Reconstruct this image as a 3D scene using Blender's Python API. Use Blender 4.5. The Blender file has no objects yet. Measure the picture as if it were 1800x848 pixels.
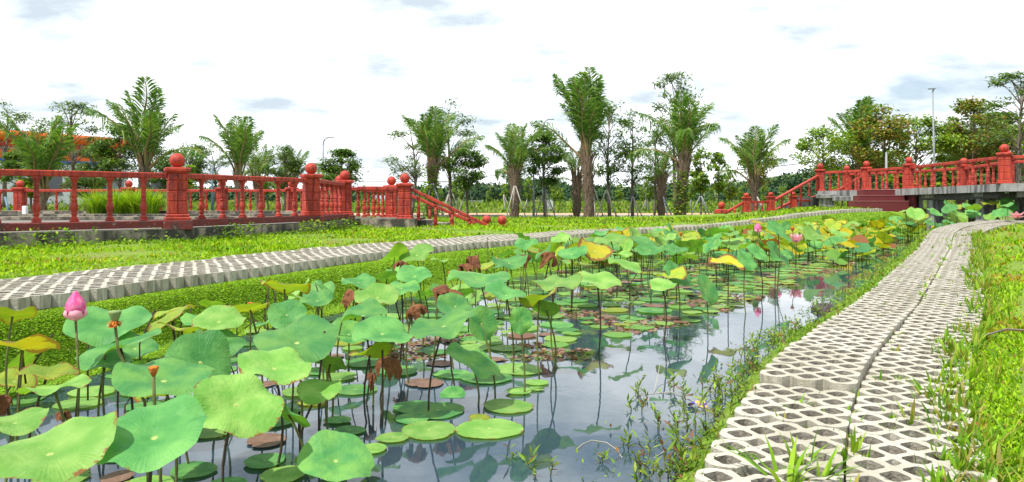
import bpy, math, random
import numpy as np
from mathutils import Vector, Matrix, geometry
S = bpy.context.scene
COL = S.collection
R = math.radians
random.seed(7)
rng = np.random.default_rng(7)

# ------------------------------------------------------------ camera
F, HZ, CU, CAMZ = 1300.0, 350.0, 900.0, 0.92
cd = bpy.data.cameras.new('camera'); cam = bpy.data.objects.new('camera', cd); COL.objects.link(cam)
cam.location = (0, 0, CAMZ); cam.rotation_euler = (R(90), 0, 0)
cd.sensor_width = 36; cd.lens = 26.0; cd.shift_y = -(424 - HZ) / 1800.0
cd.clip_start = 0.05; cd.clip_end = 5000
S.camera = cam

# ------------------------------------------------------------ sky, sun, exposure
SUN = Vector((-0.36, -0.33, 0.87)).normalized()
el = math.asin(SUN.z); az = math.atan2(SUN.x, SUN.y)
W = bpy.data.worlds.new('World'); S.world = W; W.use_nodes = True
nt = W.node_tree; N = nt.nodes; L = nt.links; N.clear()
out = N.new('ShaderNodeOutputWorld'); bg = N.new('ShaderNodeBackground')
sky = N.new('ShaderNodeTexSky'); sky.sky_type = 'NISHITA'; sky.sun_disc = False
sky.sun_elevation = el; sky.sun_rotation = az; sky.dust_density = 1.5
tc = N.new('ShaderNodeTexCoord')
sep = N.new('ShaderNodeSeparateXYZ'); L.new(tc.outputs['Generated'], sep.inputs[0])
zz = N.new('ShaderNodeMath'); zz.operation = 'MAXIMUM'; zz.inputs[1].default_value = 0.0; L.new(sep.outputs['Z'], zz.inputs[0])
za = N.new('ShaderNodeMath'); za.operation = 'ADD'; za.inputs[1].default_value = 0.22; L.new(zz.outputs[0], za.inputs[0])
dv = N.new('ShaderNodeVectorMath'); dv.operation = 'DIVIDE'; L.new(tc.outputs['Generated'], dv.inputs[0])
cb = N.new('ShaderNodeCombineXYZ'); [L.new(za.outputs[0], cb.inputs[i]) for i in range(3)]
L.new(cb.outputs[0], dv.inputs[1])
mp = N.new('ShaderNodeMapping'); mp.inputs['Location'].default_value = (3.1, 0.6, 0); mp.inputs['Scale'].default_value = (1.0, 1.25, 1.0)
L.new(dv.outputs[0], mp.inputs[0])
n1 = N.new('ShaderNodeTexNoise'); n1.inputs['Scale'].default_value = 1.5; n1.inputs['Detail'].default_value = 9; n1.inputs['Roughness'].default_value = 0.55
L.new(mp.outputs[0], n1.inputs['Vector'])
cr = N.new('ShaderNodeValToRGB'); L.new(n1.outputs['Fac'], cr.inputs[0])
cr.color_ramp.elements[0].position = 0.27; cr.color_ramp.elements[0].color = (0.20, 0.20, 0.20, 1)
cr.color_ramp.elements[1].position = 0.43; cr.color_ramp.elements[1].color = (1, 1, 1, 1)
n2 = N.new('ShaderNodeTexNoise'); n2.inputs['Scale'].default_value = 2.3; n2.inputs['Detail'].default_value = 7; n2.inputs['Roughness'].default_value = 0.58
L.new(mp.outputs[0], n2.inputs['Vector'])
cr2 = N.new('ShaderNodeValToRGB'); L.new(n2.outputs['Fac'], cr2.inputs[0])
cr2.color_ramp.elements[0].position = 0.32; cr2.color_ramp.elements[0].color = (5.0, 5.8, 6.5, 1)
cr2.color_ramp.elements[1].position = 0.66; cr2.color_ramp.elements[1].color = (13.6, 13.9, 14.2, 1)
hi = N.new('ShaderNodeMapRange'); hi.interpolation_type = 'SMOOTHSTEP'; hi.inputs[1].default_value = 0.20; hi.inputs[2].default_value = 0.36; hi.inputs[3].default_value = 0.0; hi.inputs[4].default_value = 0.13; L.new(sep.outputs['Z'], hi.inputs[0])
nsub = N.new('ShaderNodeMath'); nsub.operation = 'SUBTRACT'; L.new(n1.outputs['Fac'], nsub.inputs[0]); L.new(hi.outputs[0], nsub.inputs[1]); L.new(nsub.outputs[0], cr.inputs[0])
mx = N.new('ShaderNodeMix'); mx.data_type = 'RGBA'
L.new(cr.outputs[0], mx.inputs[0]); L.new(sky.outputs[0], mx.inputs[6]); L.new(cr2.outputs[0], mx.inputs[7])
L.new(mx.outputs[2], bg.inputs[0]); bg.inputs[1].default_value = 0.10
L.new(bg.outputs[0], out.inputs[0])
sd = bpy.data.lights.new('sun', 'SUN'); sd.energy = 4.5; sd.angle = R(0.8); sd.color = (1, 0.95, 0.87)
so = bpy.data.objects.new('sun', sd); COL.objects.link(so)
so.rotation_euler = SUN.to_track_quat('Z', 'Y').to_euler()
S.view_settings.view_transform = 'Standard'; S.view_settings.look = 'None'
S.view_settings.exposure = 0.50; S.view_settings.gamma = 1

# ------------------------------------------------------------ helpers
def tag(o, label=None, cat=None, group=None, kind=None):
    if label: o['label'] = label
    if cat: o['category'] = cat
    if group: o['group'] = group
    if kind: o['kind'] = kind
    return o
def empty(name, loc=(0, 0, 0), rz=0):
    o = bpy.data.objects.new(name, None); COL.objects.link(o)
    o.location = loc; o.rotation_euler = (0, 0, rz); o.empty_display_size = 0.1
    return o
def link(name, me, parent=None, loc=None, rot=None, scale=None):
    o = bpy.data.objects.new(name, me); COL.objects.link(o)
    if parent: o.parent = parent
    if loc is not None: o.location = loc
    if rot is not None: o.rotation_euler = rot
    if scale is not None: o.scale = scale if hasattr(scale, '__len__') else (scale,) * 3
    return o
class MB:
    def __init__(s): s.v = []; s.f = []; s.mi = []; s.sm = []
    def add(s, vs, fs, mi=0, sm=False):
        b = len(s.v); s.v += [tuple(p) for p in vs]
        s.f += [tuple(b + i for i in f) for f in fs]; s.mi += [mi] * len(fs); s.sm += [sm] * len(fs)
    def box(s, c, d, rz=0, mi=0, ch=0, M=None):
        hx, hy, hz = d[0] / 2, d[1] / 2, d[2] / 2
        if ch:
            ring = [(hx - ch, hy), (-hx + ch, hy), (-hx, hy - ch), (-hx, -hy + ch), (-hx + ch, -hy), (hx - ch, -hy), (hx, -hy + ch), (hx, hy - ch)]
            k = [(1, hz - ch), (1, -hz + ch)]
            vs = [(x * (1 - ch / hx), y * (1 - ch / hy), hz) for x, y in ring] + [(x, y, hz - ch) for x, y in ring] + \
                 [(x, y, -hz + ch) for x, y in ring] + [(x * (1 - ch / hx), y * (1 - ch / hy), -hz) for x, y in ring]
            fs = [tuple(range(8)), tuple(range(31, 23, -1))]
            for l in range(3):
                for i in range(8): j = (i + 1) % 8; fs.append((l * 8 + i, (l + 1) * 8 + i, (l + 1) * 8 + j, l * 8 + j))
        else:
            vs = [(x * hx, y * hy, z * hz) for z in (-1, 1) for y in (-1, 1) for x in (-1, 1)]
            fs = [(0, 2, 3, 1), (4, 5, 7, 6), (0, 1, 5, 4), (2, 6, 7, 3), (0, 4, 6, 2), (1, 3, 7, 5)]
        m = M or (Matrix.Translation(c) @ Matrix.Rotation(rz, 4, 'Z'))
        s.add([m @ Vector(p) for p in vs], fs, mi)
    def beam(s, a, b, w, h, mi=0, ch=0):
        a = Vector(a); b = Vector(b); d = b - a
        q = d.to_track_quat('X', 'Z').to_matrix().to_4x4()
        s.box(None, (d.length, w, h), mi=mi, ch=ch, M=Matrix.Translation((a + b) / 2) @ q)
    def tube(s, pts, rad, n=8, mi=0, cap=True):
        pts = [Vector(p) for p in pts]
        if not hasattr(rad, '__len__'): rad = [rad] * len(pts)
        vs = []; up = Vector((0.13, 0.07, 1))
        for i, p in enumerate(pts):
            t = (pts[min(i + 1, len(pts) - 1)] - pts[max(i - 1, 0)]).normalized()
            a = t.cross(Vector((1, 0.1, 0)) if abs(t.z) > 0.8 else up).normalized(); b = t.cross(a)
            for k in range(n):
                an = 2 * math.pi * k / n
                vs.append(p + (a * math.cos(an) + b * math.sin(an)) * rad[i])
        fs = []
        for i in range(len(pts) - 1):
            for k in range(n):
                j = (k + 1) % n; fs.append((i * n + k, i * n + j, (i + 1) * n + j, (i + 1) * n + k))
        if cap: fs += [tuple(range(n - 1, -1, -1)), tuple((len(pts) - 1) * n + k for k in range(n))]
        s.add(vs, fs, mi, True)
    def lathe(s, prof, n=14, c=(0, 0, 0), mi=0, sm=True):
        vs = []; fs = []
        for r, z in prof:
            for k in range(n):
                an = 2 * math.pi * k / n; vs.append((c[0] + r * math.cos(an), c[1] + r * math.sin(an), c[2] + z))
        for i in range(len(prof) - 1):
            for k in range(n):
                j = (k + 1) % n; fs.append((i * n + k, i * n + j, (i + 1) * n + j, (i + 1) * n + k))
        fs += [tuple(range(n - 1, -1, -1)), tuple((len(prof) - 1) * n + k for k in range(n))]
        s.add(vs, fs, mi, sm)
    def mesh(s, name, mats):
        me = bpy.data.meshes.new(name); me.from_pydata(s.v, [], s.f)
        for m in (mats if isinstance(mats, (list, tuple)) else [mats]): me.materials.append(m)
        me.polygons.foreach_set('material_index', s.mi); me.polygons.foreach_set('use_smooth', s.sm)
        me.update(); return me
    def build(s, name, mats, parent=None, **k): return link(name, s.mesh(name, mats), parent, **k)

def smooth(t): t = np.clip(t, 0, 1); return t * t * (3 - 2 * t)

# ------------------------------------------------------------ materials
def mat(name, col, rough=0.8, noise=None, bump=None, attr=None, transl=0.0, tcol=None, spec=0.3, stain=None, back=None, coat=0):
    """noise: list of (scale, strength, colour) ; bump: (scale, strength)"""
    m = bpy.data.materials.new(name); m.use_nodes = True
    nt = m.node_tree; N = nt.nodes; L = nt.links
    b = N['Principled BSDF']; o = N['Material Output']
    b.inputs['Roughness'].default_value = rough; b.inputs['Specular IOR Level'].default_value = spec
    if attr:
        a = N.new('ShaderNodeAttribute'); a.attribute_name = attr; cur = a.outputs['Color']
    else:
        a = N.new('ShaderNodeRGB'); a.outputs[0].default_value = (*col, 1); cur = a.outputs[0]
    tcn = N.new('ShaderNodeTexCoord'); geo = N.new('ShaderNodeNewGeometry')
    for (sc, lo, hi, c2) in (noise or []):
        n = N.new('ShaderNodeTexNoise'); n.inputs['Scale'].default_value = sc; n.inputs['Detail'].default_value = 6; n.inputs['Roughness'].default_value = 0.62
        L.new(geo.outputs['Position'], n.inputs['Vector'])
        r = N.new('ShaderNodeMapRange'); r.inputs[1].default_value = lo; r.inputs[2].default_value = hi; L.new(n.outputs['Fac'], r.inputs[0])
        x = N.new('ShaderNodeMix'); x.data_type = 'RGBA'; L.new(r.outputs[0], x.inputs[0]); L.new(cur, x.inputs[6]); x.inputs[7].default_value = (*c2, 1)
        cur = x.outputs[2]
    if stain:  # vertical streaks
        mpn = N.new('ShaderNodeMapping'); mpn.inputs['Scale'].default_value = (1, 1, 0.12); L.new(geo.outputs['Position'], mpn.inputs[0])
        n = N.new('ShaderNodeTexNoise'); n.inputs['Scale'].default_value = stain[0]; n.inputs['Detail'].default_value = 5; L.new(mpn.outputs[0], n.inputs['Vector'])
        r = N.new('ShaderNodeMapRange'); r.inputs[1].default_value = stain[1]; r.inputs[2].default_value = stain[2]; L.new(n.outputs['Fac'], r.inputs[0])
        sx = N.new('ShaderNodeSeparateXYZ'); L.new(geo.outputs['Normal'], sx.inputs[0])
        ab = N.new('ShaderNodeMath'); ab.operation = 'ABSOLUTE'; L.new(sx.outputs['Z'], ab.inputs[0])
        iv = N.new('ShaderNodeMath'); iv.operation = 'SUBTRACT'; iv.inputs[0].default_value = 1; L.new(ab.outputs[0], iv.inputs[1])
        mu = N.new('ShaderNodeMath'); mu.operation = 'MULTIPLY'; L.new(iv.outputs[0], mu.inputs[0]); L.new(r.outputs[0], mu.inputs[1])
        x = N.new('ShaderNodeMix'); x.data_type = 'RGBA'; L.new(mu.outputs[0], x.inputs[0]); L.new(cur, x.inputs[6]); x.inputs[7].default_value = (*stain[3], 1)
        cur = x.outputs[2]
    if back:   # a different colour on the underside of a leaf
        x = N.new('ShaderNodeMix'); x.data_type = 'RGBA'; L.new(geo.outputs['Backfacing'], x.inputs[0]); L.new(cur, x.inputs[6]); x.inputs[7].default_value = (*back, 1)
        cur = x.outputs[2]
    L.new(cur, b.inputs['Base Color'])
    if bump:
        n = N.new('ShaderNodeTexNoise'); n.inputs['Scale'].default_value = bump[0]; n.inputs['Detail'].default_value = 6
        L.new(geo.outputs['Position'], n.inputs['Vector'])
        bp = N.new('ShaderNodeBump'); bp.inputs['Strength'].default_value = bump[1]; bp.inputs['Distance'].default_value = 0.02
        L.new(n.outputs['Fac'], bp.inputs['Height']); L.new(bp.outputs[0], b.inputs['Normal'])
    if transl:
        t = N.new('ShaderNodeBsdfTranslucent'); ms = N.new('ShaderNodeMixShader'); ms.inputs[0].default_value = transl
        if tcol:
            x = N.new('ShaderNodeMix'); x.data_type = 'RGBA'; x.blend_type = 'MULTIPLY'; x.inputs[0].default_value = 1; L.new(cur, x.inputs[6]); x.inputs[7].default_value = (*tcol, 1); L.new(x.outputs[2], t.inputs[0])
        else: L.new(cur, t.inputs[0])
        L.new(b.outputs[0], ms.inputs[1]); L.new(t.outputs[0], ms.inputs[2]); L.new(ms.outputs[0], o.inputs[0])
    return m

M = {}
M['paver'] = mat('paver_concrete', (0.46, 0.435, 0.37), 0.9, [(9, 0.45, 0.75, (0.36, 0.34, 0.28)), (70, 0.45, 0.75, (0.34, 0.31, 0.25)), (2.2, 0.48, 0.62, (0.34, 0.32, 0.25)), (24, 0.62, 0.72, (0.19, 0.175, 0.13))], (160, 0.35), stain=(38, 0.48, 0.78, (0.17, 0.155, 0.105)))
M['paverhole'] = mat('shaded_hole_concrete', (0.28, 0.26, 0.215), 0.95, [(20, 0.45, 0.7, (0.11, 0.095, 0.07))], (120, 0.4))  # hole walls: shade put into the colour against bounced light, plus brown mottling
M['bankgreen'] = mat('creeping_green', (0.20, 0.36, 0.022), 0.95, [(3, 0.45, 0.7, (0.16, 0.29, 0.02)), (60, 0.5, 0.75, (0.11, 0.21, 0.015))], (160, 0.8))
M['nosing'] = mat('pale_step_edge', (0.30, 0.12, 0.11), 0.8)  # paler pinkish strip along the front edge of each step
M['red'] = mat('red_painted_concrete', (0.44, 0.048, 0.024), 0.55, [(3.5, 0.42, 0.66, (0.32, 0.030, 0.020)), (9, 0.55, 0.75, (0.42, 0.062, 0.03)), (40, 0.60, 0.78, (0.46, 0.14, 0.11)), (16, 0.60, 0.70, (0.10, 0.035, 0.03))], (60, 0.5), stain=(20, 0.46, 0.66, (0.15, 0.022, 0.02)))
M['redkerb'] = mat('worn_dark_red_kerb', (0.17, 0.035, 0.03), 0.8, [(7, 0.48, 0.66, (0.085, 0.04, 0.035)), (25, 0.6, 0.7, (0.3, 0.25, 0.22))], (50, 0.4))
M['maroon'] = mat('maroon_painted_steps', (0.13, 0.024, 0.026), 0.6, [(8, 0.5, 0.8, (0.14, 0.035, 0.035))], (50, 0.3))
M['wall'] = mat('stained_concrete', (0.30, 0.26, 0.20), 0.95, [(2.5, 0.45, 0.54, (0.06, 0.057, 0.048)), (9, 0.55, 0.7, (0.34, 0.30, 0.23)), (30, 0.55, 0.75, (0.07, 0.075, 0.05))], (35, 0.7), stain=(6, 0.45, 0.65, (0.05, 0.05, 0.04)))
M['floor'] = mat('platform_concrete', (0.17, 0.155, 0.135), 0.9, [(3, 0.45, 0.7, (0.17, 0.155, 0.13))], (40, 0.4))
M['deck'] = mat('bridge_concrete', (0.27, 0.27, 0.265), 0.9, [(3, 0.45, 0.7, (0.17, 0.17, 0.165))], (40, 0.5), stain=(10, 0.45, 0.62, (0.075, 0.075, 0.08)))
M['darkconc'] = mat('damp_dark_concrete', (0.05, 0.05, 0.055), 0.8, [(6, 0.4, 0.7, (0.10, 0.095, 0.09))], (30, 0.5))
M['soilgrass'] = mat('grassy_soil', (0.15, 0.25, 0.02), 0.95, [(1.1, 0.42, 0.7, (0.16, 0.22, 0.03)), (5, 0.52, 0.8, (0.085, 0.10, 0.02)), (1.4, 0.56, 0.68, (0.20, 0.15, 0.06))], (70, 0.9))
M['field'] = mat('field_grass', (0.10, 0.145, 0.03), 0.95, [(0.12, 0.42, 0.7, (0.14, 0.16, 0.04)), (0.7, 0.5, 0.8, (0.06, 0.10, 0.02))], (6, 0.9))
M['soil'] = mat('brown_soil', (0.15, 0.115, 0.075), 0.95, [(14, 0.45, 0.7, (0.08, 0.075, 0.03)), (40, 0.5, 0.75, (0.24, 0.18, 0.12))], (60, 0.9))
M['mud'] = mat('pond_mud', (0.13, 0.12, 0.095), 0.95, [(5, 0.4, 0.7, (0.20, 0.20, 0.14)), (18, 0.5, 0.7, (0.06, 0.07, 0.045))], (20, 0.6))
M['laterite'] = mat('orange_dirt_road', (0.50, 0.26, 0.14), 0.95, [(1.2, 0.4, 0.7, (0.60, 0.42, 0.30))], (10, 0.6))
M['kerb'] = mat('pale_kerb', (0.5, 0.48, 0.44), 0.9, [(3, 0.5, 0.7, (0.36, 0.35, 0.32))])
M['grass'] = mat('grass_leaves', None, 0.55, attr='Col', transl=0.38, tcol=(1.2, 1.2, 0.3), spec=0.12)
M['leaf'] = mat('tree_leaves', None, 0.45, attr='Col', transl=0.38, tcol=(1.2, 1.3, 0.5), spec=0.45)
M['farleaf'] = mat('far_leaves', None, 0.8, attr='Col', transl=0.1, spec=0.1)
M['bark'] = mat('bark', (0.17, 0.14, 0.115), 0.95, [(14, 0.45, 0.7, (0.08, 0.065, 0.05)), (3, 0.5, 0.7, (0.24, 0.21, 0.18))], (30, 0.9), stain=(30, 0.5, 0.7, (0.07, 0.055, 0.045)))
M['palmbark'] = mat('palm_bark', (0.20, 0.14, 0.10), 0.95, [(12, 0.45, 0.65, (0.09, 0.065, 0.05)), (30, 0.55, 0.7, (0.32, 0.25, 0.19))], (30, 1.0))
M['petiole'] = mat('palm_leaf_stalk', (0.22, 0.15, 0.075), 0.7, [(6, 0.5, 0.7, (0.30, 0.13, 0.05)), (2, 0.45, 0.6, (0.15, 0.17, 0.06))])
M['galv'] = mat('galvanised_steel', (0.22, 0.245, 0.265), 0.5, [(8, 0.5, 0.7, (0.16, 0.18, 0.2))], spec=0.4)
M['bluepipe'] = mat('blue_grey_pipe', (0.10, 0.17, 0.22), 0.5)
M['stake'] = mat('pale_wooden_stake', (0.36, 0.34, 0.31), 0.9, [(10, 0.5, 0.7, (0.22, 0.20, 0.17))])
M['cable'] = mat('cable', (0.06, 0.06, 0.06), 0.6)
M['white'] = mat('white_paint', (0.72, 0.73, 0.74), 0.6, [(2, 0.5, 0.8, (0.55, 0.57, 0.58))])
M['orange'] = mat('orange_sheet', (0.80, 0.13, 0.015), 0.4, [(1, 0.5, 0.8, (0.62, 0.07, 0.01))])
M['blue'] = mat('blue_sheet', (0.01, 0.10, 0.62), 0.4)
M['redsheet'] = mat('red_sheet', (0.45, 0.04, 0.015), 0.5)
M['glass'] = mat('dark_glass', (0.03, 0.04, 0.05), 0.1, spec=0.8)
M['stem'] = mat('lotus_stem', (0.11, 0.13, 0.03), 0.6, [(30, 0.45, 0.7, (0.06, 0.04, 0.02))])
M['stemdark'] = mat('old_lotus_stem', (0.045, 0.03, 0.018), 0.7)
M['deadleaf'] = mat('withered_brown_leaf', (0.20, 0.075, 0.03), 0.75, [(18, 0.45, 0.7, (0.10, 0.035, 0.02)), (8, 0.55, 0.75, (0.33, 0.17, 0.06))], (45, 0.9), transl=0.2)
M['debris'] = mat('sodden_brown_leaf', (0.17, 0.10, 0.07), 0.6, [(14, 0.45, 0.7, (0.11, 0.055, 0.035)), (25, 0.6, 0.8, (0.40, 0.28, 0.20))], (40, 0.6))
M['petal'] = mat('pink_petal', (0.84, 0.10, 0.33), 0.5, [(55, 0.42, 0.7, (0.90, 0.34, 0.52)), (14, 0.5, 0.7, (0.78, 0.05, 0.25))], transl=0.3)
M['petalpale'] = mat('pale_pink_petal', (0.90, 0.42, 0.50), 0.5, [(40, 0.5, 0.8, (0.93, 0.62, 0.60))], transl=0.3)
M['pod'] = mat('seed_pod', (0.17, 0.24, 0.08), 0.6)
M['stamen'] = mat('withered_stamens', (0.55, 0.17, 0.02), 0.8, [(90, 0.45, 0.65, (0.22, 0.05, 0.01))])
M['rock'] = mat('dark_wet_rock', (0.05, 0.04, 0.035), 0.5, bump=(30, 0.8))
M['litter'] = mat('wrapper', (0.75, 0.45, 0.03), 0.3, [(45, 0.5, 0.55, (0.06, 0.05, 0.35))])
M['twig'] = mat('dry_twig', (0.42, 0.38, 0.3), 0.9)

def lotus_mat(name, top, top2, back, vein, brown=0.0):
    m = bpy.data.materials.new(name); m.use_nodes = True
    nt = m.node_tree; N = nt.nodes; L = nt.links; b = N['Principled BSDF']; o = N['Material Output']
    uv = N.new('ShaderNodeUVMap'); uv.uv_map = 'UVMap'; sp = N.new('ShaderNodeSeparateXYZ'); L.new(uv.outputs[0], sp.inputs[0])
    def math_(op, a, bb=None, v=None):
        n = N.new('ShaderNodeMath'); n.operation = op
        if hasattr(a, 'node'): L.new(a, n.inputs[0])
        else: n.inputs[0].default_value = a
        if bb is not None:
            if hasattr(bb, 'node'): L.new(bb, n.inputs[1])
            else: n.inputs[1].default_value = bb
        return n.outputs[0]
    def veins(k, wid):
        a = math_('MULTIPLY', sp.outputs['X'], k); a = math_('FRACT', a); a = math_('SUBTRACT', a, 0.5); a = math_('ABSOLUTE', a)
        a = math_('DIVIDE', a, wid); a = math_('SUBTRACT', 1.0, a); n = N.new('ShaderNodeClamp'); L.new(a, n.inputs[0]); return n.outputs[0]
    v1 = veins(19, 0.10); v2 = veins(38, 0.14)
    gate = N.new('ShaderNodeMapRange'); gate.inputs[1].default_value = 0.5; gate.inputs[2].default_value = 0.75; L.new(sp.outputs['Y'], gate.inputs[0])
    v2 = math_('MULTIPLY', v2, gate.outputs[0]); v = math_('MAXIMUM', v1, v2)
    tco = N.new('ShaderNodeTexCoord'); oi = N.new('ShaderNodeObjectInfo')
    ov = N.new('ShaderNodeVectorMath'); ov.operation = 'ADD'; L.new(tco.outputs['Object'], ov.inputs[0])
    cxyz = N.new('ShaderNodeCombineXYZ'); r10 = math_('MULTIPLY', oi.outputs['Random'], 40.0); L.new(r10, cxyz.inputs[0]); L.new(cxyz.outputs[0], ov.inputs[1])
    n = N.new('ShaderNodeTexNoise'); n.inputs['Scale'].default_value = 1.3; n.inputs['Detail'].default_value = 6; L.new(ov.outputs[0], n.inputs['Vector'])
    r = N.new('ShaderNodeMapRange'); r.inputs[1].default_value = 0.38; r.inputs[2].default_value = 0.62; L.new(n.outputs['Fac'], r.inputs[0])
    x = N.new('ShaderNodeMix'); x.data_type = 'RGBA'; L.new(r.outputs[0], x.inputs[0]); x.inputs[6].default_value = (*top, 1); x.inputs[7].default_value = (*top2, 1)
    cur = x.outputs[2]
    # object-level brightness variation
    hs = N.new('ShaderNodeHueSaturation'); L.new(cur, hs.inputs['Color'])
    vr = N.new('ShaderNodeMapRange'); vr.inputs[3].default_value = 0.78; vr.inputs[4].default_value = 1.18; L.new(oi.outputs['Random'], vr.inputs[0]); L.new(vr.outputs[0], hs.inputs['Value'])
    cur = hs.outputs[0]
    x = N.new('ShaderNodeMix'); x.data_type = 'RGBA'; vv = math_('MULTIPLY', v, 0.09); L.new(vv, x.inputs[0]); L.new(cur, x.inputs[6]); x.inputs[7].default_value = (*vein, 1); cur = x.outputs[2]
    # pale heart where the stalk joins
    hr = N.new('ShaderNodeMapRange'); hr.inputs[1].default_value = 0.075; hr.inputs[2].default_value = 0.03; L.new(sp.outputs['Y'], hr.inputs[0])
    x = N.new('ShaderNodeMix'); x.data_type = 'RGBA'; L.new(hr.outputs[0], x.inputs[0]); L.new(cur, x.inputs[6]); x.inputs[7].default_value = (0.45, 0.55, 0.18, 1); cur = x.outputs[2]
    # browned rim and spots
    n3 = N.new('ShaderNodeTexNoise'); n3.inputs['Scale'].default_value = 3.2; n3.inputs['Detail'].default_value = 7; n3.inputs['Roughness'].default_value = 0.7; L.new(ov.outputs[0], n3.inputs['Vector'])
    e = math_('POWER', sp.outputs['Y'], 7.0); e = math_('MULTIPLY', e, 0.22 + brown * 0.5); e = math_('ADD', e, n3.outputs['Fac'])
    er = N.new('ShaderNodeMapRange'); er.inputs[1].default_value = 0.765 - brown * 0.2; er.inputs[2].default_value = 0.83 - brown * 0.18; L.new(e, er.inputs[0])
    x = N.new('ShaderNodeMix'); x.data_type = 'RGBA'; L.new(er.outputs[0], x.inputs[0]); L.new(cur, x.inputs[6]); x.inputs[7].default_value = (0.22, 0.10, 0.03, 1); cur = x.outputs[2]
    geo = N.new('ShaderNodeNewGeometry')
    x = N.new('ShaderNodeMix'); x.data_type = 'RGBA'; L.new(geo.outputs['Backfacing'], x.inputs[0]); L.new(cur, x.inputs[6]); x.inputs[7].default_value = (*back, 1)
    L.new(x.outputs[2], b.inputs['Base Color'])
    b.inputs['Roughness'].default_value = 0.5; b.inputs['Specular IOR Level'].default_value = 0.22
    hb = math_('MULTIPLY', v, 0.12); n4 = N.new('ShaderNodeTexNoise'); n4.inputs['Scale'].default_value = 7; n4.inputs['Detail'].default_value = 4; L.new(ov.outputs[0], n4.inputs['Vector'])
    hb = math_('ADD', hb, n4.outputs['Fac']); bp = N.new('ShaderNodeBump'); bp.inputs['Strength'].default_value = 0.45; bp.inputs['Distance'].default_value = 0.012; L.new(hb, bp.inputs['Height']); L.new(bp.outputs[0], b.inputs['Normal'])
    t = N.new('ShaderNodeBsdfTranslucent'); x2 = N.new('ShaderNodeMix'); x2.data_type = 'RGBA'; x2.blend_type = 'MULTIPLY'; x2.inputs[0].default_value = 1
    L.new(cur, x2.inputs[6]); x2.inputs[7].default_value = (1.45, 1.6, 0.3, 1); L.new(x2.outputs[2], t.inputs[0])
    ms = N.new('ShaderNodeMixShader'); ms.inputs[0].default_value = 0.30; L.new(b.outputs[0], ms.inputs[1]); L.new(t.outputs[0], ms.inputs[2]); L.new(ms.outputs[0], o.inputs[0])
    return m
LM = {
 'g': lotus_mat('lotus_green', (0.065, 0.25, 0.070), (0.17, 0.38, 0.085), (0.15, 0.20, 0.03), (0.30, 0.47, 0.22)),
 'b': lotus_mat('lotus_blue_green', (0.060, 0.235, 0.058), (0.14, 0.355, 0.092), (0.13, 0.19, 0.03), (0.22, 0.40, 0.24)),
 'l': lotus_mat('lotus_light_green', (0.14, 0.33, 0.055), (0.25, 0.43, 0.10), (0.18, 0.22, 0.03), (0.33, 0.47, 0.2), 0.12),
 'y': lotus_mat('lotus_yellowing', (0.32, 0.38, 0.03), (0.20, 0.32, 0.04), (0.24, 0.27, 0.02), (0.45, 0.42, 0.08), 0.35),
 'o': lotus_mat('lotus_yellow_brown', (0.50, 0.42, 0.02), (0.36, 0.38, 0.03), (0.34, 0.29, 0.02), (0.5, 0.35, 0.05), 0.7),
}

# water
m = bpy.data.materials.new('pond_water'); m.use_nodes = True; M['water'] = m
nt = m.node_tree; N = nt.nodes; L = nt.links; N.clear(); o = N.new('ShaderNodeOutputMaterial')
gl = N.new('ShaderNodeBsdfGlossy'); gl.inputs['Roughness'].default_value = 0.025; gl.inputs['Color'].default_value = (1, 1, 1, 1)
df = N.new('ShaderNodeBsdfDiffuse'); df.inputs['Color'].default_value = (0.04, 0.075, 0.105, 1)
tr = N.new('ShaderNodeBsdfTransparent'); tr.inputs['Color'].default_value = (0.50, 0.62, 0.60, 1)
m1 = N.new('ShaderNodeMixShader'); m1.inputs[0].default_value = 0.35; L.new(df.outputs[0], m1.inputs[1]); L.new(tr.outputs[0], m1.inputs[2])
fr = N.new('ShaderNodeFresnel'); fr.inputs['IOR'].default_value = 1.72
ge = N.new('ShaderNodeNewGeometry'); mp = N.new('ShaderNodeMapping'); mp.inputs['Scale'].default_value = (1, 0.6, 1); L.new(ge.outputs['Position'], mp.inputs[0])
nn = N.new('ShaderNodeTexNoise'); nn.inputs['Scale'].default_value = 5; nn.inputs['Detail'].default_value = 3; L.new(mp.outputs[0], nn.inputs['Vector'])
bp = N.new('ShaderNodeBump'); bp.inputs['Strength'].default_value = 0.06; bp.inputs['Distance'].default_value = 0.02; L.new(nn.outputs['Fac'], bp.inputs['Height'])
L.new(bp.outputs[0], gl.inputs['Normal']); L.new(bp.outputs[0], fr.inputs['Normal'])
m2 = N.new('ShaderNodeMixShader'); L.new(fr.outputs[0], m2.inputs[0]); L.new(m1.outputs[0], m2.inputs[1]); L.new(gl.outputs[0], m2.inputs[2]); L.new(m2.outputs[0], o.inputs[0])

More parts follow.
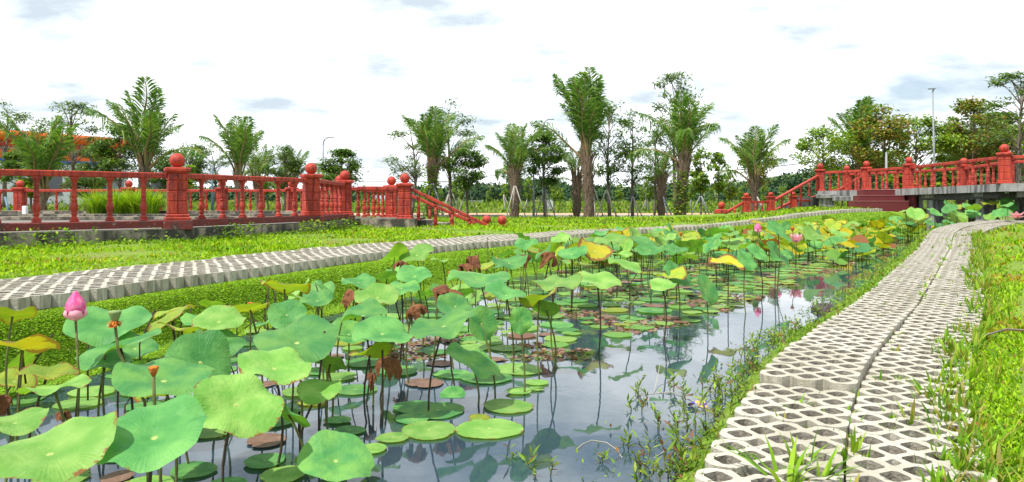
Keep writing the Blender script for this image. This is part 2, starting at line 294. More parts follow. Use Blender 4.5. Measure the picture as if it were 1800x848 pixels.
# ------------------------------------------------------------ curves of the banks
LY = np.array([-8, 0, 3.0, 3.97, 4.18, 4.67, 5.14, 5.63, 6.16, 7.08, 7.94, 8.94, 9.93, 11.5, 12.6, 13.5, 14.9, 16.06, 16.6, 17.95, 19.1, 22, 26, 40])
LX = np.array([-5.4, -3.9, -3.02, -2.75, -2.67, -2.52, -2.37, -2.17, -1.95, -1.63, -1.22, -0.69, 0, 0.92, 1.65, 2.5, 4.0, 5.4, 6.1, 8.1, 9.7, 13, 18, 36])
RY = np.array([-8, 0, 1.5, 2.32, 2.83, 3.2, 4.05, 5.0, 7.2, 10.3, 12.0, 13.2, 14.1, 15.2, 17, 20, 26, 40])
RX = np.array([-3.2, 0.12, 0.68, 1.03, 1.30, 1.50, 2.05, 2.73, 4.13, 6.10, 7.15, 7.9, 8.75, 10.3, 13.5, 19, 30, 56])
def smcurve(y, Y, X):
    a = 0
    for k, w in ((-0.6, 1), (-0.3, 2), (0, 3), (0.3, 2), (0.6, 1)): a = a + w * np.interp(np.asarray(y, float) + k, Y, X)
    return a / 9
XL = lambda y: smcurve(y, LY, LX)
XR = lambda y: smcurve(y, RY, RX)
def cosA(f, y): s = (f(y + 0.2) - f(y - 0.2)) / 0.4; return 1 / np.sqrt(1 + s * s)
def zleft(x, y):
    m = smooth((x - 2) / 7) * smooth((y - 12) / 6) * (1 - smooth((y - 21) / 4))
    z = 0.37 + 0.30 * m
    cap = np.maximum(0.92 - 0.0272 * np.asarray(y, float), -0.05) + 0.34 * smooth((x - 5) / 4) * (1 - smooth((y - 24) / 7))
    return np.minimum(z, cap)
ZRY = [0, 2.2, 4, 5, 7.2, 10.3, 12, 13.2, 14.1, 15.2, 18]; ZRZ = [0.11, 0.12, 0.15, 0.175, 0.20, 0.235, 0.28, 0.34, 0.42, 0.48, 0.42]
def zright(y): return np.interp(y, ZRY, ZRZ)
WL = 1.05; WR = 0.40
def wlf(y): return np.where(np.asarray(y, float) < 11.6, 1.05, np.where(np.asarray(y, float) < 13.4, .79, np.where(np.asarray(y, float) < 15.2, .53, .27)))
def shorew(y): return 0.20 + 0.22 * smooth((np.asarray(y, float) - 2.8) / 2.2)
def bankw(y): return 0.44 + 0.20 * smooth((np.asarray(y, float) - 4.5) / 4.5)

rows = np.concatenate([np.arange(-7, 1, 0.5), np.arange(1, 8, 0.16), np.arange(8, 20, 0.3), np.arange(20, 36, 1.0), [36, 38, 40.5, 45, 52, 65, 90, 130, 200, 400, 900, 2500]])
lo = [-2500, -800, -300, -120, -60, -35, -20, -12, -8, -5, -3.2, -2.2, -1.5, -0.9, -0.5, -0.22, -0.05, 0]     # left of the left path's back edge
ro = [0, 0.04, 0.15, 0.3, 0.5, 0.8, 1.3, 2.2, 4, 8, 14, 25, 45, 80, 160, 400, 900, 2500]
vs = []; mats_ = []; nrow = len(rows)
def wob(x, y): return 0.02 * np.sin(x * 2.1 + 1.3 * y) + 0.015 * np.sin(3.7 * y - x * 1.7)
for y in rows:
    yc = min(y, 40); sw_ = float(shorew(y)); far = y > 26
    cl = float(cosA(XL, yc)); c_r = float(cosA(XR, yc)); xl = float(XL(yc)); xr = float(XR(yc))
    if far:  # pond closed: flat field
        pass
    xb = xl - float(wlf(yc)) / cl; a = xr - WR / c_r; bq = xr + WR / c_r
    pts = []
    for k in lo: pts.append((xb + k, float(zleft(xb + k, y)) + (0 if k > -0.3 else wob(xb + k, y)) - (0.02 if k > -0.1 else 0), 0))
    pts.append((xb + 0.02, float(zleft(xb, y)) - 0.068, 1)); pts.append((xl - 0.3, float(zleft(xl, y)) - 0.068, 1)); pts.append((xl - 0.02, float(zleft(xl, y)) - 0.078, 1))
    w = float(bankw(y)) / cl; fade = float(smooth((26 - y) / 4))
    for t, z in ((0.03, None), (0.2, None), (0.4, None), (0.6, None), (0.8, None), (1.0, -0.03)):
        zt = float(zleft(xl, y)) - 0.09
        zv = zt + (-0.03 - zt) * smooth(t ** 1.7)
        pts.append((xl + w * t, float(zv), 4))
    x0 = xl + w; x1 = a - sw_ / c_r; land = float(zleft(xl + 4, y))
    for t in (0.08, 0.25, 0.5, 0.75, 0.88):
        z = -0.32 if 0.2 < t < 0.8 else -0.16
        pts.append((x0 + (x1 - x0) * t, z * fade + land * (1 - fade), 2))
    zr = float(zright(y)) if y < 18 else float(.42 + (zleft(xr + 6, y) - .42) * smooth((y - 18) / 16))
    for t in (0, 0.3, 0.6, 0.9): pts.append((x1 + (a - x1) * t, (-0.05 + (zr - 0.03) * smooth(t * 1.05)) * fade + land * (1 - fade), 0 if t > 0.25 else 2))
    pts.append((a + 0.0, zr - 0.075, 1)); pts.append((xr, zr - 0.068, 1)); pts.append((bq, zr - 0.068, 1))
    for k in ro: pts.append((bq + 0.02 + k, zr - (0.03 if k < 0.1 else 0.015) + (0 if k < 0.3 else float(wob(bq + k, y)) * 1.2 + 0.03), 0))
    if y > 40:   # uniform wide rows far away
        n = len(pts); span = max(600, y * 1.6)
        pts = [(-span + 2 * span * i / (n - 1), -0.05, 0) for i in range(n)]
    vs += [(p[0], float(y), p[1]) for p in pts]; mats_.append([p[2] for p in pts]); ncol = len(pts)
fs = []; mi = []
for i in range(nrow - 1):
    for j in range(ncol - 1):
        fs.append((i * ncol + j, i * ncol + j + 1, (i + 1) * ncol + j + 1, (i + 1) * ncol + j))
        q1, q2 = mats_[i][j], mats_[i][j + 1]
        q = 4 if 4 in (q1, q2) and 2 not in (q1, q2) else (2 if 2 in (q1, q2) else max(q1, q2))
        mi.append(3 if rows[i] > 23 else q)
me = bpy.data.meshes.new('ground'); me.from_pydata(vs, [], fs); [me.materials.append(M[k]) for k in ('soilgrass', 'soil', 'mud', 'field', 'bankgreen')]
me.polygons.foreach_set('material_index', mi); me.polygons.foreach_set('use_smooth', [True] * len(fs))
tag(link('ground', me), kind='structure', label='grassy ground with the pond hollow running through it')
def gz(x, y):
    """height of the ground surface at arrays x, y"""
    x = np.asarray(x, float); y = np.asarray(y, float)
    cl = cosA(XL, y); c_r = cosA(XR, y); xl = XL(y); xr = XR(y); a = xr - WR / c_r
    z = zleft(x, y) - 0.01
    t = (x - xl) / (bankw(y) / cl); zt = zleft(xl, y) - 0.09
    z = np.where((t > 0), zt + (-0.03 - zt) * smooth(np.clip(t, 0, 1) ** 1.7), z)
    sw_ = shorew(y); mid = (t > 1) & (x < a - sw_ / c_r); z = np.where(mid, -0.2, z)
    e = (x - (a - sw_ / c_r)) / (sw_ / c_r); z = np.where((e > 0) & (y < 26), np.where(e < 1, -0.05 + (zright(y) - 0.03) * smooth(np.clip(e, 0, 1) * 1.05), zright(y) - 0.02), z)
    return z

wb = MB(); wb.add([(-9, -7, 0), (40, -7, 0), (40, 27, 0), (-9, 27, 0)], [(0, 1, 2, 3)])
tag(wb.build('water', M['water']), kind='structure', label='still pond water reflecting the cloudy sky')

# dirt road with a pale kerb behind the palms
def strip(name, xs, y0, y1, z0, z1, m, lab):
    b = MB(); n = len(xs); v = []
    for x in xs:
        w = 0.25 * math.sin(x * 0.6)
        v += [(x, y0 + w, z0 - 0.06), (x, y0 + w, z1), (x, y1 + w, z1 + 0.0), (x, y1 + w, z0 - 0.06)]
    f = [(4 * i + k, 4 * i + 4 + k, 4 * i + 5 + k, 4 * i + 1 + k) for i in range(n - 1) for k in range(3)]
    b.add(v, f); return tag(b.build(name, m), kind='structure', label=lab)
strip('dirt_road', [-80 + 3 * i for i in range(41)], 42.5, 46.5, -.08, 0.02, M['laterite'], 'orange dirt road crossing behind the palms')
strip('kerb', [-80 + 3 * i for i in range(41)], 40.6, 41.0, -.08, 0.06, M['kerb'], 'low pale kerb along the dirt road')

# ------------------------------------------------------------ pavers
def paver_mesh(seed=0, rough=0.0):
    rr = random.Random(seed); p = 0.13; g = 0.0015; T = 0.08
    hx, hy = 0.195 - g, 0.13 - g; fl = 0.031; nd = 0.060
    q = [(-0.13 - fl, hy), (-0.13 + fl, hy), (-0.065, hy - nd + 0.012), (0 - fl, hy), (fl, hy), (0.065, hy - nd + 0.012), (0.13 - fl, hy), (0.13 + fl, hy),
         (hx, 0.065 + fl), (hx, 0.065 - fl), (hx - nd + 0.008, 0), (hx, -0.065 + fl), (hx, -0.065 - fl)]
    outl = q + [(0.13 + fl, -hy), (0.13 - fl, -hy), (0.065, -hy + nd - 0.012), (fl, -hy), (-fl, -hy), (-0.065, -hy + nd - 0.012), (-0.13 + fl, -hy), (-0.13 - fl, -hy),
         (-hx, -0.065 - fl), (-hx, -0.065 + fl), (-hx + nd - 0.008, 0), (-hx, 0.065 - fl), (-hx, 0.065 + fl)]
    # round the outline corners slightly
    def chaikin(P, it=1):
        for _ in range(it):
            o = []
            for i in range(len(P)):
                a = P[i]; b = P[(i + 1) % len(P)]
                o += [(a[0] * .88 + b[0] * .12, a[1] * .88 + b[1] * .12), (a[0] * .12 + b[0] * .88, a[1] * .12 + b[1] * .88)]
            P = o
        return P
    outl = chaikin(outl)[::-1]
    loops = [outl]
    for cx, cy in [(-p, .065), (0, .065), (p, .065), (-.065, 0), (.065, 0), (-p, -.065), (0, -.065), (p, -.065)]:
        h = 0.0485; c = 0.0080
        loops.append([(cx + dx + rr.uniform(-rough, rough), cy + dy + rr.uniform(-rough, rough)) for dx, dy in [(h - c, -c), (h - c, c), (c, h - c), (-c, h - c), (-h + c, c), (-h + c, -c), (-c, -h + c), (c, -h + c)]])
    V = []; E = []
    for l in loops:
        b = len(V); V += l; E += [(b + i, b + (i + 1) % len(l)) for i in range(len(l))]
    v2, e2, f2, *_ = geometry.delaunay_2d_cdt([Vector(a) for a in V], E, [], 1, 1e-6)
    def inside(pt, poly):
        c = False
        for i in range(len(poly)):
            a = poly[i]; b = poly[i - 1]
            if (a[1] > pt[1]) != (b[1] > pt[1]) and pt[0] < (b[0] - a[0]) * (pt[1] - a[1]) / (b[1] - a[1]) + a[0]: c = not c
        return c
    mb = MB(); top = []
    for f in f2:
        c = sum((v2[i] for i in f), Vector((0, 0))) / len(f)
        if inside(c, outl) and not any(inside(c, l) for l in loops[1:]): top.append(tuple(f))
    mb.add([(v.x, v.y, 0) for v in v2], top)
    for i, l in enumerate(loops):
        n = len(l); tp = 0.003
        vs = [(a[0], a[1], 0) for a in l] + [(a[0], a[1], -T) for a in l]
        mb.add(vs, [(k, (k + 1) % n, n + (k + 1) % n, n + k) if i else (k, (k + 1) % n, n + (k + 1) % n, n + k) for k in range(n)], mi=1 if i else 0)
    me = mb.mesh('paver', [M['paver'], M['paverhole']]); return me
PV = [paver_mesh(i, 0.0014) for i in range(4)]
def lay(name, label, fcurve, ztop, y0, step, offs, rot90, jitter, hide=()):
    root = empty(name, (float(fcurve(y0)), y0, 0)); tag(root, label, kind='structure'); rx, ry = root.location.x, root.location.y
    # arc-length march
    y = y0; x = float(fcurve(y)); n = 0
    rr = random.Random(5)
    while True:
        s = float((fcurve(y + 0.15) - fcurve(y - 0.15)) / 0.3); d = Vector((s, 1)).normalized(); nrm = Vector((d.y, -d.x))
        for k, off in enumerate(offs):
            pz = Vector((x, y)) + nrm * off
            z = ztop(pz.x, pz.y); ang = math.atan2(d.y, d.x) - (math.pi / 2 if not rot90 else 0)
            if rot90 and -off > float(wlf(pz.y)): continue
            dz2 = ztop(pz.x + d.x * 0.3, pz.y + d.y * 0.3) - z
            if lay.step_ and k == 0 and y > 2.95: z += .032 * max(0.0, 1 - (y - 2.95) / 2.4)
            o = bpy.data.objects.new('paver', PV[rr.randrange(4)]); COL.objects.link(o); o.parent = root
            sl = math.atan2(dz2, 0.3)
            o.location = (pz.x - rx + rr.gauss(0, .002), pz.y - ry + rr.gauss(0, .002), z + rr.gauss(0, jitter))
            e = (rr.gauss(0, .008), rr.gauss(0, .008))
            o.rotation_euler = (e[0] + (0 if rot90 else sl), e[1] - (sl if rot90 else 0), ang + rr.gauss(0, .012))
        y += d.y * step; x = float(fcurve(y)); n += 1
        if y > lay.end: break
    return root
lay.end = 19.0; lay.step_ = False
lay('left_paver_path', 'pale grid paver path curving along the far left bank', XL, lambda x, y: float(zleft(x, y)) - 0.0, 2.6, 0.39, [-0.13, -0.39, -0.65, -0.91], True, 0.003)
lay.end = 15.3; lay.step_ = True
rp = lay('right_paver_path', 'pale grid paver path running along the right bank', XR, lambda x, y: float(zright(y)), 1.7, 0.26, [-0.196, 0.199], False, 0.003)
loose = link('loose_paver', PV[1], None, ((1245 - 900) * 13.2 / F, 13.2, 0.34), (R(8), R(5), R(-38)))
tag(loose, 'loose grid paver tilted on the green bank beyond the lotus', 'paver')

# ------------------------------------------------------------ balustrades
def post_meshes():
    b = MB(); b.box((0, 0, .02), (.30, .30, .04), ch=.008); b.box((0, 0, .058), (.27, .27, .04), ch=.01)
    b.box((0, 0, .34), (.205, .205, .56))
    lv = [(.08, .24), (.245, .375), (.38, .505), (.51, .60)]
    for z0, z1 in lv:
        for sx in (-1, 1):
            for sy in (-1, 1): b.box((sx * .060, sy * .060, (z0 + z1) / 2), (.113, .113, z1 - z0), ch=.009)
    b.box((0, 0, .613), (.265, .265, .02), ch=.005); b.box((0, 0, .645), (.305, .305, .05), ch=.01)
    b.box((0, 0, .674), (.17, .17, .012))
    return b.mesh('post', M['red'])
def ball_mesh():
    b = MB(); n = 10; b.lathe([(.055, -.105), (.05, -.088)] + [(.095 * math.sin(math.pi * k / n), -.095 * math.cos(math.pi * k / n)) for k in range(1, n + 1)], 18)
    return b.mesh('ball', M['red'])
def baluster_mesh():
    b = MB(); h = .53
    b.box((0, 0, .013), (.088, .088, .026), ch=.004); b.box((0, 0, h - .014), (.088, .088, .028), ch=.004)
    b.lathe([(.042, .026), (.043, .045), (.030, .055), (.026, .075), (.034, .085), (.034, .097), (.028, .105), (.036, .125), (.043, .155), (.042, .185), (.034, .215), (.027, .24),
             (.034, .25), (.034, .262), (.026, .27), (.026, .285), (.034, .293), (.034, .305), (.027, .315), (.0265, .42), (.029, .425), (.029, .435), (.0265, .44), (.029, .47), (.040, .495), (.041, .503)], 12)
    return b.mesh('baluster', M['red'])
POST, BALL, BAL = post_meshes(), ball_mesh(), baluster_mesh()
def add_post(root, x, y, z, rz, sc=1.0):
    o = link('post', POST, root, (x - root.location.x, y - root.location.y, z - root.location.z), (0, 0, rz), sc)
    link('ball', BALL, o, (0, 0, .765)); return o
def add_rail(root, a, b, z0, n, h=.60, kerb=True, z1=None, inset=.12, km='redkerb', kh=0.09):
    """rail, balusters and kerb from a to b (xy) with base z0"""
    if z1 is None: z1 = z0
    ax, ay = a; bx, by = b; L0 = math.hypot(bx - ax, by - ay); ux, uy = (bx - ax) / L0, (by - ay) / L0
    rz = math.atan2(uy, ux); o0 = root.location; ins = inset / L0
    A = Vector((ax + ux * inset, ay + uy * inset, z0 + h - .035)) - o0; B = Vector((bx - ux * inset, by - uy * inset, z1 + h - .035)) - o0
    r = MB(); r.beam(A, B, .105, .07, ch=.009); r.build('handrail', M['red'], root)
    if kerb:
        k = MB(); k.beam(Vector((ax + ux * .1, ay + uy * .1, z0 - kh / 2)) - o0, Vector((bx - ux * .1, by - uy * .1, z1 - kh / 2)) - o0, .20, kh, ch=.008); k.build('kerb', M[km], root)
    for i in range(n):
        t = (i + 0.75) / (n + 0.5); t = ins + t * (1 - 2 * ins)
        link('baluster', BAL, root, (ax + (bx - ax) * t - o0.x, ay + (by - ay) * t - o0.y, z0 + (z1 - z0) * t - o0.z + .002), (0, 0, rz), (1, 1, (h - .071) / .53))
G = (-6.0, 7.9); A = (-4.3, 9.5); B = (-3.26, 12.0); C = (-3.22, 14.25); C2 = (-3.55, 15.25); Ff = (-5.75, 19.3); H1 = (-7.6, 19.4); H2 = (-10.05, 19.4); H3 = (-12.9, 19.4)
ZK, ZF = 0.65, 0.55
bal = empty('balustrade', (A[0], A[1], ZF)); tag(bal, 'red balustrade of ball-topped posts round the raised platform on the left', 'balustrade')
for i, (p, z, rz) in enumerate([(G, ZK, .6), (A, ZK, .50), (B, ZK, .52), (C, ZK - .04, .35), (C2, ZF, 0), (Ff, ZF, .5), (H1, ZF, 0), (H2, ZF, 0), (H3, ZF, 0)]):
    add_post(bal, p[0], p[1], z - .002, rz)
    if i < 4:
        q = MB(); q.box((0, 0, 0), (.34, .34, .12), ch=.008); q.build('plinth', M['redkerb'], bal, loc=(p[0] - bal.location.x, p[1] - bal.location.y, z - .062 - bal.location.z), rot=(0, 0, rz))
add_rail(bal, G, A, ZK, 5); add_rail(bal, A, B, ZK, 6); add_rail(bal, B, C, ZK, 6, z1=ZK - .02)
add_rail(bal, C2, Ff, ZF + .02, 7, kh=.06); add_rail(bal, Ff, H1, ZF + .02, 4, kh=.06); add_rail(bal, H1, H2, ZF + .02, 5, kh=.06); add_rail(bal, H2, H3, ZF + .02, 5, kh=.06); add_rail(bal, H3, (-16.2, 18.2), ZF + .02, 7, kh=.06)
D = (-2.5, 15.35); E = (-2.07, 14.3)
land_ = empty('landing_railing', (E[0], E[1], ZF)); tag(land_, 'short red railing with two ball-topped posts at the head of the platform stairs', 'railing')
add_post(land_, E[0], E[1], ZF - .02, 0, (1, 1, 1.03)); add_post(land_, D[0], D[1], ZF - .02, 0)
add_rail(land_, (C[0] + .12, C[1]), E, ZF + .01, 4, kerb=False); add_rail(land_, (C2[0] + .1, C2[1]), D, ZF + .01, 3, kerb=False)
def stair_rail(a, b, za, zb, n, lab, ballp=None, half=0.6):
    t = empty('stair_railing', (a[0], a[1], za - .5)); tag(t, lab, 'railing'); o0 = t.location
    r = MB(); r.beam(Vector((a[0] + .1, a[1], za)) - o0, Vector((b[0], b[1], zb)) - o0, .10, .065, ch=.009); r.build('handrail', M['red'], t)
    for i in range(n):
        k = (i + .8) / (n + 1.0); x = a[0] + (b[0] - a[0]) * k; y = a[1] + (b[1] - a[1]) * k; zt = za + (zb - za) * k - .03
        zb_ = max(zt - .46, float(gz(x, y)) - .03)
        bb = MB(); hh = zt - zb_
        bb.box((0, 0, hh * .04), (.07, .07, hh * .08)); bb.box((0, 0, hh * .96), (.07, .07, hh * .08)); bb.lathe([(.026, .05 * hh), (.04, .3 * hh), (.024, .52 * hh), (.035, .56 * hh), (.022, .6 * hh), (.026, .95 * hh)], 10)
        bb.build('baluster', M['red'], t, loc=(x - o0.x, y - o0.y, zb_ - o0.z))
    if ballp:
        bb = MB(); bb.box((0, 0, .0), (.20, .20, .08), ch=.01); q = bb.build('newel', M['red'], t, loc=(ballp[0] - o0.x, ballp[1] - o0.y, ballp[2] - .13 - o0.z)); link('ball', BALL, q, (0, 0, .13))
stair_rail(E, (-.44, 14.4), ZF + .57, .38, 4, 'front sloping red handrail running down the platform stairs into the grass', (-.20, 14.95, .49))
stair_rail(D, (-.75, 15.4), ZF + .57, .40, 3, 'rear sloping red handrail behind the front one at the platform stairs', (-.52, 15.2, .49))
# the platform itself
plat = empty('raised_platform', (-7, 13, .3)); tag(plat, 'raised stained concrete platform carrying the left balustrade', 'platform')
poly = [G, A, B, C, (-2.0, 14.2), (-2.0, 15.5), (-3.4, 15.5), Ff, H1, H3, (-16.5, 18), (-17, 12), (-12, 7.2), (-8, 6.6)]
def outset(P, d):
    o = []; n = len(P)
    for i in range(n):
        a = Vector(P[i - 1]); b = Vector(P[i]); c = Vector(P[(i + 1) % n])
        n1 = Vector(((b - a).y, -(b - a).x)).normalized(); n2 = Vector(((c - b).y, -(c - b).x)).normalized()
        k = (n1 + n2).normalized(); o.append(b + k * d / max(.5, k.dot(n1)))
    return o
op = outset(poly, .16)
b = MB(); n = len(op); o0 = plat.location
vs = [(p.x - o0.x, p.y - o0.y, ZF - .01 - o0.z) for p in op] + [(p.x - o0.x, p.y - o0.y, .2 - o0.z) for p in op]
b.add(vs, [(i, n + i, n + (i + 1) % n, (i + 1) % n) for i in range(n)]); b.build('wall', M['wall'], plat)
b = MB(); tri = geometry.tessellate_polygon([[Vector((p.x, p.y, 0)) for p in op]]); b.add([(p.x - o0.x, p.y - o0.y, ZF - .01 - o0.z) for p in op], tri); b.build('floor', M['floor'], plat)
for (p, q, zz_) in [(( -12.6, 17.4), (-4.9, 17.4), .64), ((-13, 15.6), (-4.0, 15.6), .60), ((-13.5, 13.0), (-4.2, 13.6), .60)]:
    b = MB(); b.beam(Vector((*p, (zz_ + ZF) / 2)) - o0, Vector((*q, (zz_ + ZF) / 2)) - o0, .3, zz_ - ZF); b.build('ledge', M['wall'], plat)
# concrete steps
b = MB()
for k in range(3): b.box((-1.8 + .35 * k - o0.x, 14.85 - o0.y, .5 - .06 * k - o0.z - .15), (.36, .9, .30)); 
b.build('steps', M['wall'], plat)

# ------------------------------------------------------------ the bridge on the right
br = empty('footbridge', (10.6, 19, 0)); tag(br, 'concrete footbridge on columns over the end of the pond', 'bridge'); o0 = br.location
def pix(u, Z, v): return Vector(((u - CU) * Z / F, Z, CAMZ - (v - HZ) * Z / F))
def bx_beam(name, a, b, w, h, m): q = MB(); q.beam(Vector(a) - o0, Vector(b) - o0, w, h, ch=.01); return q.build(name, m, br)
P0 = (9.5, 22.8); P1 = (10.4, 21.7); P2 = (10.63, 19.8); P3 = (10.65, 16.0); P4 = (13.6, 13.9)
ZB = 1.19
Q0 = (11.0, 24.3); Q1 = (12.1, 22.6); Q2 = (12.4, 20.3); Q3 = (12.05, 18.0); Q4 = (14.8, 15.9)
F2 = [P0, P1, P2, P3, P4]; Bk = [Q0, Q1, Q2, Q3, Q4]; Zs = [1.16, 1.18, 1.19, 1.25, 1.28]
q = MB()
vs = []
for (f, k, z) in zip(F2, Bk, Zs):
    d = Vector((k[0] - f[0], k[1] - f[1])).normalized() * .22
    vs += [(f[0] - d.x - o0.x, f[1] - d.y - o0.y, z), (k[0] + d.x - o0.x, k[1] + d.y - o0.y, z), (k[0] + d.x - o0.x, k[1] + d.y - o0.y, z - .17), (f[0] - d.x - o0.x, f[1] - d.y - o0.y, z - .17)]
fs = [(0, 1, 2, 3), (16, 19, 18, 17)]
for i in range(4):
    for k in range(4): fs.append((4 * i + k, 4 * i + 4 + k, 4 * i + 4 + (k + 1) % 4, 4 * i + (k + 1) % 4))
q.add(vs, fs); q.build('deck', M['deck'], br)
for (x, y, z1, w) in [(9.45, 22.2, 1.0, .32), (10.95, 23.2, 1.0, .3), (10.85, 18.9, 1.0, .34), (12.2, 19.4, 1.0, .3), (10.9, 17.0, 1.03, .3), (12.2, 17.6, 1.03, .3), (12.3, 15.2, 1.05, .36), (13.9, 15.7, 1.05, .3)]:
    q = MB(); q.box((0, 0, (z1 - .3) / 2 - .3), (w, w, z1 + .3), ch=.012); q.box((0, 0, z1 - .22), (w + .16, w + .16, .12), ch=.01); q.build('column', M['deck'], br, loc=(x - o0.x, y - o0.y, .22))
for a, b in [((10.8, 18.7), (12.4, 19.5)), ((10.75, 16.9), (12.4, 17.8)), ((9.5, 22.1), (11.2, 23.4)), ((12.1, 15.0), (14.1, 15.9))]:
    bx_beam('cross_beam', (*a, .96), (*b, .96), .26, .14, M['deck'])
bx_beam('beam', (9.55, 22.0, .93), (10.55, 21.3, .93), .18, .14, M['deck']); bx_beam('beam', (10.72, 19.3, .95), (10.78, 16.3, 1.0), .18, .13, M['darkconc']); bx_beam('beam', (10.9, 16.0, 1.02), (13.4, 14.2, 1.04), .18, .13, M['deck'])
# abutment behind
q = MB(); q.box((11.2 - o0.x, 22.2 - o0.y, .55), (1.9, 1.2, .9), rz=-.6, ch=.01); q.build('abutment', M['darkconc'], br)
# maroon steps toward the pond
for k in range(3):
    q = MB(); zt = ZB - .005 - .155 * (k) - .02; w = [1.05, 1.22, 1.42][k]
    q.box((0, 0, 0), (w, .36 + .0 * k, .30 if k == 2 else .155), ch=.006)
    stp = q.build('step', M['maroon'], br, loc=(10.05 - .06 * k - o0.x + (-.12 * k), 20.25 - .34 * k - o0.y, zt - .0775 - (.07 if k == 2 else 0)), rot=(0, 0, -.04)); q = MB(); q.box((0, -.165, (.152 if k == 2 else .079)), (w + .01, .05, .014), ch=.003); q.build('nosing', M['nosing'], stp)
q = MB(); q.box((0, 0, 0), (.06, 1.1, .5)); q.build('step_cheek', M['maroon'], br, loc=(10.58 - o0.x, 19.95 - o0.y, .85))
bf = empty('balustrade', (P2[0], P2[1], ZB)); tag(bf, 'red front balustrade of the footbridge on the right, nearest the pond', 'balustrade')
for p, z in zip(F2, Zs): add_post(bf, p[0], p[1], z - .003, -.42 if p != P3 else -.62)
add_rail(bf, P0, P1, 1.16, 4, kerb=False, z1=1.18); add_rail(bf, P1, P2, 1.18, 3, kerb=False, z1=1.19); add_rail(bf, P2, P3, 1.19, 6, kerb=False, z1=1.25); add_rail(bf, P3, P4, 1.25, 9, kerb=False, z1=1.28)
bb_ = empty('balustrade', (Q2[0], Q2[1], ZB)); tag(bb_, 'red rear balustrade of the footbridge seen through the front one', 'balustrade')
for p, z in zip(Bk, Zs): add_post(bb_, p[0], p[1], z - .003, 0)
for i in range(4): add_rail(bb_, Bk[i], Bk[i + 1], Zs[i], [4, 5, 6, 8][i], kerb=False, z1=Zs[i + 1])
# left flight of stairs of the bridge
fl = empty('bridge_stairs', (8.8, 22.8, .4)); tag(fl, 'dark concrete stair flight climbing to the left end of the footbridge', 'stairs')
for k in range(5):
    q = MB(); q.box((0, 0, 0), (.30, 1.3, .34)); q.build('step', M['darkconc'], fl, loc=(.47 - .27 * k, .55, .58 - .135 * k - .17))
sr = empty('stair_railing', (8, 22, .5)); tag(sr, 'red stepped railing with small ball-topped posts beside the bridge stairs', 'railing'); s0 = sr.location
small = [(1355, 21.0, 371), (1312, 20.6, 373)]
for (u, Z, v) in small:
    p = pix(u, Z, v); add_post(sr, p.x, p.y, p.z, 0, (.8, .8, .62))
p = pix(1394, 22.2, 369); add_post(sr, p.x, p.y, p.z, 0, (.8, .8, .62))
def rl(u0, v0, Z0, u1, v1, Z1, w=.07):
    q = MB(); q.beam(pix(u0, Z0, v0) - s0, pix(u1, Z1, v1) - s0, w, .065, ch=.008); q.build('handrail', M['red'], sr)
rl(1360, 353, 21.0, 1437, 310, 22.7, .09); rl(1314, 355.5, 20.6, 1350, 355.5, 21.0); rl(1275, 375, 20.3, 1306, 357, 20.6); rl(1362, 370, 21.3, 1390, 356, 22.2); rl(1397, 353, 22.2, 1424, 353, 22.4); rl(1478, 332, 24.2, 1515, 310, 24.6); rl(1400, 356, 23.4, 1478, 332, 24.2)
for (u, v0, v1, Z) in [(1328, 357, 371, 20.7), (1340, 357, 371, 20.8), (1374, 347, 368, 21.3), (1391, 337, 358, 21.7), (1408, 328, 353, 22.1), (1423, 319, 346, 22.5), (1291, 367, 375, 20.4), (1407, 356, 366, 22.3)]:
    a_ = pix(u, Z, v1); b_ = pix(u, Z, v0); hh = b_.z - a_.z
    q = MB(); q.lathe([(.034, 0), (.034, .06 * hh), (.024, .1 * hh), (.038, .32 * hh), (.022, .55 * hh), (.032, .6 * hh), (.022, .65 * hh), (.03, hh)], 9); q.build('baluster', M['red'], sr, loc=a_ - s0)
p = pix(1267, 20.2, 374); q = MB(); q.box((0, 0, .03), (.3, .24, .12), ch=.02); nn_ = q.build('newel', M['red'], sr, loc=p - s0); link('ball', BALL, nn_, (.02, 0, .2))
#PART2
# ------------------------------------------------------------ scattered leaves as one mesh (grass, ground cover, crowns)
def quads(name, P, size, aspect, up, cols, m, parent=None, yaw=None, bend=0.0, rg=rng):
    """P (n,3) base points; size (n,) length; aspect width/length; up (n,) elevation angle of each leaf; cols (n,3)"""
    n = len(P); yaw = rg.uniform(0, 2 * math.pi, n) if yaw is None else yaw
    dirv = np.stack([np.cos(yaw) * np.cos(up), np.sin(yaw) * np.cos(up), np.sin(up)], 1)
    side = np.stack([-np.sin(yaw), np.cos(yaw), np.zeros(n)], 1)
    roll = rg.uniform(-0.7, 0.7, n); nrm = np.cross(dirv, side)
    side = side * np.cos(roll)[:, None] + nrm * np.sin(roll)[:, None]
    Ln = size[:, None]; Wd = (size * aspect)[:, None] * 0.5
    tip = P + dirv * Ln; tip[:, 2] -= bend * size
    mid = P + dirv * Ln * 0.45
    V = np.stack([P, mid + side * Wd, tip, mid - side * Wd], 1).reshape(-1, 3)
    me = bpy.data.meshes.new(name)
    me.vertices.add(4 * n); me.vertices.foreach_set('co', V.ravel())
    me.loops.add(4 * n); me.loops.foreach_set('vertex_index', np.arange(4 * n))
    me.polygons.add(n); me.polygons.foreach_set('loop_start', np.arange(0, 4 * n, 4)); me.polygons.foreach_set('loop_total', np.full(n, 4))
    at = me.color_attributes.new('Col', 'FLOAT_COLOR', 'POINT')
    c4 = np.ones((n, 4, 4)); c4[:, :, :3] = cols[:, None, :]; at.data.foreach_set('color', c4.ravel())
    me.materials.append(m); me.update(calc_edges=True)
    return link(name, me, parent)
